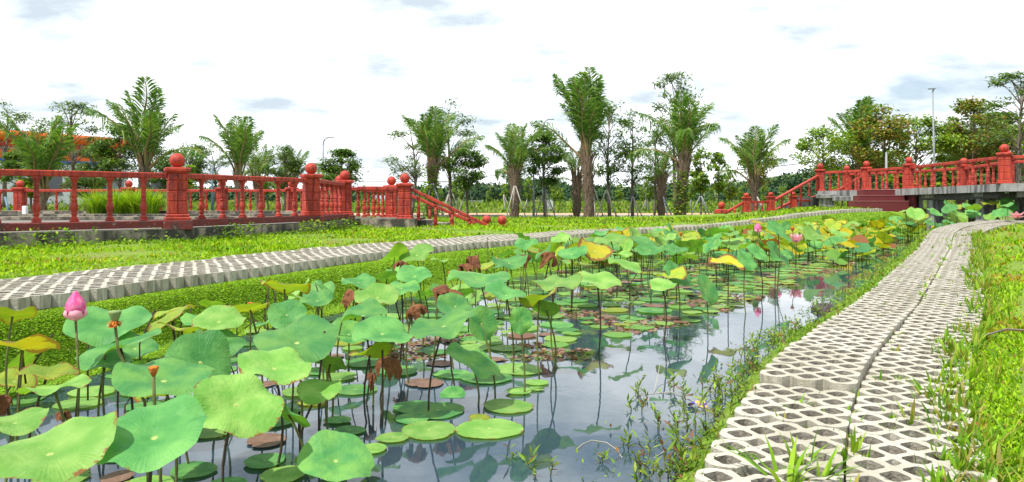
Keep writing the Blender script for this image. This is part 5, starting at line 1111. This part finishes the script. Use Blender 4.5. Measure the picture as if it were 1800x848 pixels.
TREES = [
 (8, 30, 372, 188, 'wispy', 'wispy topped tree at the far left edge', 1.3), (35, 27, 374, 268, 'dense', 'leafy tree left of the bushy palm', 1.2), (125, 26, 374, 190, 'wispy', 'tree with sparse twiggy top right of the bushy palm', 1.3),
 (165, 28, 373, 262, 'dark', 'dark tree between the bushy palm and the leaning palm', 1.3), (210, 25, 374, 222, 'dense', 'bright tree close left of the leaning palm', 1.0), (285, 30, 372, 258, 'dark', 'dark tree right behind the nearest big post', 1.2),
 (335, 32, 371, 252, 'dark', 'dark rounded tree between two palms on the left', 1.2), (372, 34, 371, 262, 'wispy', 'thin crowned tree beside the left blue pole', 1.5), (325, 23, 374, 285, 'sapling', 'small yellow green tree behind the nearest post', 1.2), (55, 22.5, 375, 290, 'sapling', 'low light green tree behind the far left rail', 1.5), (150, 23, 375, 300, 'dense', 'low round tree behind the ornamental grass', 1.6),
 (500, 24, 372, 255, 'dark', 'dark tree crowding the small palm on the left', 1.0), (472, 27, 371, 285, 'sapling', 'bright little tree between the two palms', 1.2), (600, 25, 372, 264, 'dense', 'round leafy tree right of the left lamp post', 1.25), (585, 29, 371, 292, 'spread', 'low spreading tree behind the double posts', 1.2),
 (722, 21, 380, 222, 'wispy', 'tall grey green tree left of the creeper covered palm', 1.3), (792, 20.5, 380, 186, 'wispy', 'tall wispy tree with a bare grey trunk', 1.15), (822, 20, 382, 252, 'dense', 'dense dark tree right of the wispy one', 1.0), (905, 20.5, 382, 222, 'airy', 'leafy tree mingling with the brown trunked palm', .8), (958, 19.5, 386, 234, 'dense', 'round headed tree on a straight pale trunk by the middle lamp', .95),
 (1072, 19.0, 387, 180, 'airy', 'slim tree leaning beside the tallest palm', .9), (1112, 19.4, 384, 200, 'airy', 'airy tree between the two big palms', .95), (1188, 20.8, 382, 140, 'wispy', 'tall sparse tree rising behind the wide palm', .9), (1150, 21.3, 381, 225, 'airy', 'pale green tree left of the wide palm', .9),
 (1232, 20.2, 382, 262, 'sapling', 'young tree held by two stakes right of the wide palm', .9), (1265, 20.8, 380, 258, 'sapling', 'slender young tree with bright leaves before the hill', .75), (1283, 24, 372, 303, 'sapling', 'little yellow green tree behind the slender one', .9), (1330, 24.5, 371, 250, 'mixed', 'leafy tree tangled with the feathery palm', .9),
 (1448, 25, 368, 222, 'spread', 'bright round tree above the left end post of the bridge', .95), (1545, 25, 366, 192, 'mixed', 'tree with reddish leaves in front of the tall palm', 1.1), (1500, 27, 366, 225, 'airy', 'leafy tree left behind the footbridge', 1.0), (1615, 26, 366, 204, 'spread', 'small spreading tree left of the tall lamp post', .95),
 (1712, 25.5, 364, 180, 'mixed', 'tree with orange yellow leaves right of the tall lamp post', .9), (1745, 27, 364, 202, 'dense', 'dense green tree behind the right bridge posts', 1.4), (1795, 22, 362, 138, 'wispy', 'tree stretching long branches in from the right edge', 1.3), (1790, 26, 362, 225, 'spread', 'broad tree at the right picture edge', 1.3), (1690, 30, 362, 245, 'dark', 'dark tree filling in behind the right of the bridge', 1.4), (1560, 31, 362, 262, 'spread', 'low tree right of the tall palm', 1.3), (1640, 15, 362, 290, 'sapling', 'bright shrub right behind the bridge railing by the lamp post', 2.2), (1585, 15.5, 362, 300, 'sapling', 'low yellow green shrub behind the railing above the maroon steps', 2.2), (1690, 15, 362, 298, 'dense', 'dark shrub behind the rear bridge posts', 2.0), (1480, 28, 366, 285, 'sapling', 'small tree seen through the bridge railing', 1.3),
]
for (u, Z, vb, vt, k, lab, w) in TREES: tree(u, Z, vb, vt, k, lab, w)
for i, (u, Z, h) in enumerate([(492, 30, 1.0), (690, 33, 1.0), (712, 30, 1.1), (775, 34, 1.0), (745, 36, 1.2), (860, 33, 1.0), (800, 27, 1.3), (812, 38, 1.4), (885, 30, 1.3), (930, 28, 1.4), (985, 36, 1.2), (975, 26, 1.3), (1020, 40, 1.2), (1090, 32, 1.3), (1140, 27, 1.5), (1128, 40, 1.2), (1215, 30, 1.4), (1300, 38, 1.3), (1250, 42, 1.3), (1345, 30, 1.2), (1375, 38, 1.3), (1395, 33, 1.1), (540, 36, 1.3), (640, 40, 1.3), (660, 28, 1.0)]):
    tree(u, Z, 0, HZ + .97 * F / (Z * TZ) - h * F / Z * .95, 'sapling', 'young planted tree in the rough field beyond the dirt road', .75, 'saplings in the field beyond the dirt road', 'sapling', 'sapling')
# creeper on one palm
for (u, Z, v0, v1) in [(757, 34.2, 385, 290), (1197, 33.9, 378, 300)]:
    k = 520; zt = rng.random(k); a = rng.uniform(-3.1, 0.2, k); p = pix(u, Z, v0); q = pix(u, Z, v1); r = .34
    tag(quads('creeper', np.stack([p.x + r * np.cos(a), p.y + .3 + r * np.sin(a), p.z + (q.z - p.z) * zt], 1), rng.uniform(.10, .2, k), .6, rng.uniform(-.5, .6, k), pal(k, G2), M['leaf']), 'green creeper climbing the trunk of ' + ('the palm beside the platform stairs' if u < 900 else 'the wide stout palm'), 'creeper', kind='stuff')
# ornamental grass clump on the platform
tag(link('ornamental_grass', blades('ornamental_grass', [(x_, 17.0 + y_, ZF - .02, 330, .66, .75) for x_, y_ in [(-9.55, 0), (-9.3, .3), (-9.1, 0), (-8.9, .2), (-8.7, .1), (-8.5, .2), (-8.3, 0)]], M['grass'], [(.24, .40, .02), (.32, .46, .04), (.13, .27, .02)], 8, .30)), 'clump of bright yellow green ornamental grass on the left platform', 'grass clump')

# ------------------------------------------------------------ stakes
def stakes(u, Z, vb, h, sp, lab, m='stake', seed=0):
    rs = random.Random(seed); Z *= TZ; h *= TZ; sp *= TZ; p = pix(u, Z, vb); p.z = float(gz(p.x, Z)) if Z < 40 else -.05; t = empty('tree_support', (p.x, p.y, p.z - .05)); tag(t, lab, 'tree support', 'staked supports round the trees')
    for k in range(3):
        a = rs.uniform(0, 6.28) if k else .2; b = MB(); b.tube([(sp * math.cos(a + 2.09 * k), sp * math.sin(a + 2.09 * k), 0), (.04 * math.cos(a + 2.09 * k), .04 * math.sin(a + 2.09 * k), h)], .03, 6); b.build('stake', M[m], t)
for i, (u, Z, vb, h) in enumerate([(760, 18.0, 387, .9), (822, 20, 383, .8), (905, 18.3, 386, .85), (958, 19.4, 386, .8), (1042, 17.9, 388, .8), (1066, 18.8, 387, .75), (1232, 20, 382, .62), (1112, 19.3, 384, .6), (792, 20.4, 381, .8), (1165, 19.6, 384, .6), (1330, 22, 375, .6), (885, 29, 372, .7), (800, 27, 374, .7), (930, 28, 373, .7), (1140, 27, 374, .7), (1215, 30, 371, .6), (690, 33, 370, .6), (492, 29, 372, .6)]):
    stakes(u, Z, vb, h, .30, ('three %s stakes propping the tree %s' % ('pale wooden' if i % 3 else 'grey', 'right beside the platform stairs' if u < 800 else 'left of the middle lamp' if u < 940 else 'under the middle lamp' if u < 1000 else 'by the tallest palm' if u < 1090 else 'between the two big palms' if u < 1180 else 'right of the wide palm')) if Z < 24 else 'small stake tripod round a young tree in the field', 'stake' if i % 3 else 'galv', i)
def pole(name, u, Z, vb, vt, r, lab, m='galv', arm=None, cat='pole'):
    p = pix(u, Z, vb); h = (vb - vt) * Z / F; t = empty(name, tuple(p)); tag(t, lab, cat)
    b = MB(); b.tube([(0, 0, -.2), (0, 0, h)], [r, r * .6], 10); b.build('post', M[m], t)
    if arm:
        s, w = arm; b = MB(); pts = [(w * (1 - math.cos(k / 6 * 1.45)), 0, h + s * math.sin(k / 6 * 1.5)) for k in range(7)]; b.tube(pts, r * .5, 8); b.build('arm', M[m], t)
        b = MB(); e = pts[-1]; b.box((e[0] + w * .45, 0, e[2] + .01), (w * .9, w * .35, w * .14), ch=.01); b.build('lamp_head', M[m], t)
    return t
pole('street_lamp', 568, 62, 372, 255, .11, 'curved arm street lamp behind the double posts on the left', arm=(.62, .5), cat='street lamp')
pole('street_lamp', 955, 62, 372, 225, .11, 'curved arm street lamp in the middle, left of the tallest palm', arm=(.7, .5), cat='street lamp')
t = pole('street_lamp', 1644, 27, 372, 160, .045, 'tall straight street lamp behind the footbridge on the right', cat='street lamp'); t.rotation_euler = (0, R(-1.2), 0)
h = 212 * 27 / F; b = MB(); b.box((-.03, 0, h + .08), (.26, .12, .04), ch=.01); b.box((.02, 0, h + .03), (.04, .04, .1)); b.build('lamp_head', M['galv'], t)
pole('steel_pole', 938, 37, 386, 291, .065, 'slim blue grey steel pole left of the middle lamp tree', cat='pole'); pole('steel_pole', 373, 40, 384, 297, .08, 'blue grey pole behind the left railing', 'bluepipe'); pole('steel_pole', 1558, 45, 380, 268, .10, 'short thick grey pole behind the footbridge stairs'); pole('steel_pole', 1136, 55, 375, 325, .07, 'thin grey pole in the field between the big palms')
# overhead cable
cab = [(560, 300, 44), (640, 320, 43), (733, 320, 42), (800, 320, 40), (870, 308, 38), (938, 294, 36), (1030, 300, 37), (1130, 303, 38), (1230, 302, 39), (1330, 297, 40), (1440, 284, 41), (1560, 268, 42), (1650, 269, 42), (1800, 262, 42)]
b = MB(); b.tube([pix(u, Z * 1.4, v) for u, v, Z in cab], .03, 5); tag(b.build('overhead_cable', M['cable']), 'thin dark cable sagging across the sky behind the palms', 'cable')
# little things on and by the left platform
p = pix(44, 17, 380); b = MB(); b.box((0, 0, .1), (.10, .08, .26), ch=.01); tag(b.build('marker_post', M['white'], loc=tuple(p)), 'short white post on the left platform', 'post')
b = MB(); b.tube([pix(9, 18.5, 347), pix(16, 18.3, 376)], .03, 6); tag(b.build('leaning_pipe', M['bluepipe']), 'blue grey pipe leaning at the far left of the platform', 'pipe')
# small far items in the field
p = pix(682, 120, 360.5); b = MB(); b.box((0, 0, .35), (2.2, 2, .7)); s_ = tag(empty('field_hut', tuple(p)), 'tiny grey roofed hut far off in the field', 'hut'); b.build('wall', M['white'], s_); b = MB(); b.add([(-1.3, -1.2, .7), (1.3, -1.2, .7), (1.3, 1.2, .7), (-1.3, 1.2, .7), (-1.3, 0, 1.1), (1.3, 0, 1.1)], [(0, 1, 5, 4), (2, 3, 4, 5), (0, 4, 3), (1, 2, 5)]); b.build('roof', M['galv'], s_); s_.scale = (1.6, 1.6, 1.4)
p = pix(838, 120, 360.5); s2 = tag(empty('field_hut', tuple(p)), 'pale low hut far away left of the brown trunked palm', 'hut'); b = MB(); b.box((0, 0, .3), (1.8, 1.5, .6)); b.build('wall', M['white'], s2); b = MB(); b.box((0, 0, .68), (2.2, 1.9, .12)); b.build('roof', M['galv'], s2)
p = pix(965, 40, 363); b = MB(); b.box((0, 0, .1), (.42, .04, .5), ch=.005); b.tube([(0, .03, -.7), (0, .03, 0)], .025, 5); tag(b.build('notice_board', M['white'], loc=tuple(p)), 'small blank white board beyond the dirt road near the middle', 'board')

# ------------------------------------------------------------ building with the orange fascia
bd = empty('building', (-30, 45, .4)); tag(bd, 'white building with a rounded orange roof edge behind the trees on the left', 'building'); o0 = bd.location
a_ = Vector(((-70 - CU) * 73 / F, 73, 0)); e_ = Vector(((224 - CU) * 88.5 / F, 88.5, 0)); dd = (e_ - a_).normalized(); nn_ = Vector((dd.y, -dd.x, 0)); KB = 1.805; Lb = (e_ - a_).length / KB
def slab(name, s0, s1, z0, z1, off, dep, m, parent=bd):
    s0 *= KB; s1 *= KB; z0 = CAMZ + (z0 - CAMZ) * KB; z1 = CAMZ + (z1 - CAMZ) * KB; off *= KB; dep *= KB
    q = MB(); A_ = a_ + dd * s0 + nn_ * (off - dep / 2); B_ = a_ + dd * s1 + nn_ * (off - dep / 2); zc = (z0 + z1) / 2; q.beam(Vector((A_.x, A_.y, zc)) - o0, Vector((B_.x, B_.y, zc)) - o0, dep, z1 - z0); ob = q.build(name, M[m], parent); return ob
slab('wall', 0, Lb, .34, 3.0, 0, 8, 'white'); slab('soffit', 0, Lb, 3.95, 4.35, -.1, 7.8, 'redsheet'); slab('upper_wall', 0, Lb, 3.0, 3.97, -.25, 7.5, 'white')
q = MB(); A_ = a_ + nn_ * .36; B_ = e_ + nn_ * .36 + dd * .45; zr_ = CAMZ + (4.58 - CAMZ) * KB; q.tube([Vector((A_.x, A_.y, zr_)) - o0, Vector((B_.x, B_.y, zr_)) - o0], .54, 12); q.build('roof_edge', M['orange'], bd)
slab('blue_band', 0, Lb, 3.05, 3.22, .04, .12, 'blue')
s = .3
while s < Lb - .8: slab('orange_panel', s, s + .75, 3.3, 3.85, .05, .12, 'orange'); s += 1.02
for s in (4.2, 7.6, 11.5): w_ = slab('window', s, s + 1.3, 1.2, 2.3, .04, .06, 'glass'); slab('window_frame', s - .06, s + 1.36, 1.12, 1.2, .06, .1, 'galv')
slab('door', 5.8 + 3.4 - .9, 5.8 + 4.6 - .9, .35, 2.2, .05, .08, 'galv')

# ------------------------------------------------------------ far field, wood and hill
x, y = samp(140000, 15.5, 150, 1.5, lambda y: -12 - .8 * y, lambda y: 8 + .95 * y, rg=rng)
kk = ~((y > 40.0) & (y < 46.6)) & ((x < XL(np.minimum(y, 26)) - wlf(np.minimum(y, 26)) / cosA(XL, np.minimum(y, 26)) - .1) | (y > 26)) & ~inpoly(x, y, [(p.x, p.y) for p in op]) & ~((x > 9) & (x < 13) & (y < 25))
x, y = x[kk], y[kk]; mound = np.clip(vnoise(x, y, .55, 1) + .6 * vnoise(x, y, 1.7, 5), 0, 2); big = smooth((y - 49) / 3)
P_ = np.stack([x, y, np.where(y > 39, -.05, gz(x, np.minimum(y, 39.0))) + rng.random(len(x)) * (.02 + big * (.15 + .7 * mound))], 1)
c = pal(len(x), [(.14, .24, .02), (.20, .30, .03), (.08, .15, .02), (.24, .25, .07), (.06, .11, .02)], [.32, .24, .22, .1, .12]); dk = (mound > .7) & (y > 49); c[dk] *= [.7, .85, .9]
tag(quads('field_vegetation', P_, np.where(y > 49, .08 + .0036 * y, .03 + .0024 * y) * rng.uniform(.5, 1.3, len(x)), .5, rng.uniform(.0, 1.2, len(x)), c, M['grass']), 'rough green grass and low scrub covering the field behind the palms', 'vegetation', kind='stuff')
ftop = lambda u: np.interp(u, [-200, 0, 300, 640, 720, 800, 860, 950, 1000, 1060, 1180, 1300, 1340, 1380, 1430, 1500, 1700, 1900, 2100], [322, 318, 324, 333, 326, 323, 317, 311, 318, 322, 320, 317, 309, 300, 291, 284, 282, 278, 276])
hb = MB(); us = list(range(-500, 2500, 40)); Zh = 165
vs = []
for u in us:
    hz_ = (HZ - float(ftop(u))) * Zh / F * .80 + CAMZ; X = (u - CU) * Zh / F
    vs += [(X, Zh - 26, -.2), (X, Zh - 6, hz_ * .7), (X, Zh + 14, hz_), (X * 1.3, Zh + 200, -.2)]
hb.add(vs, [(4 * i + k, 4 * i + 4 + k, 4 * i + 5 + k, 4 * i + 1 + k) for i in range(len(us) - 1) for k in range(3)], sm=True)
tag(hb.build('wooded_hill', M['field']), kind='structure', label='low hill under the far wood')
nT = 900; rg = np.random.default_rng(77); PP = []; CC = []
for i in range(nT):
    u = rg.uniform(-250, 2050); Z = rg.uniform(132, 182); X = (u - CU) * Z / F; top = (HZ - float(ftop(u)) + rg.normal(0, 1.6)) * Zh / F + CAMZ; f = np.clip((Z - 132) / 40, .0, 1); top = (top * (.42 + .58 * f)); r = rg.uniform(1.0, 2.2); k = 120
    q = rg.normal(0, 1, (k, 3)); q /= np.linalg.norm(q, axis=1)[:, None]; q *= (.65 + .35 * rg.random(k))[:, None]; q[:, 2] = q[:, 2] * min(1.4, top * .45) ; q[:, :2] *= r
    PP.append(q + [X, Z, top - min(1.4, top * .45)]); g = rg.uniform(.75, 1.25); base = np.array([(.036, .078, .036), (.046, .094, .034), (.030, .064, .036), (.06, .112, .036)])[rg.integers(4)] * g; CC.append(np.tile(base, (k, 1)) * rg.normal(1, .15, (k, 1)))
PP = np.concatenate(PP); CC = np.clip(np.concatenate(CC), .004, 1); PP[:, 2] = np.maximum(PP[:, 2], -.05)
tag(quads('far_wood', PP, rg.uniform(.35, .8, len(PP)), .7, rg.uniform(-.8, 1.2, len(PP)), CC, M['farleaf'], rg=rg), 'dark green far-off wood along the horizon', 'wood', kind='stuff')
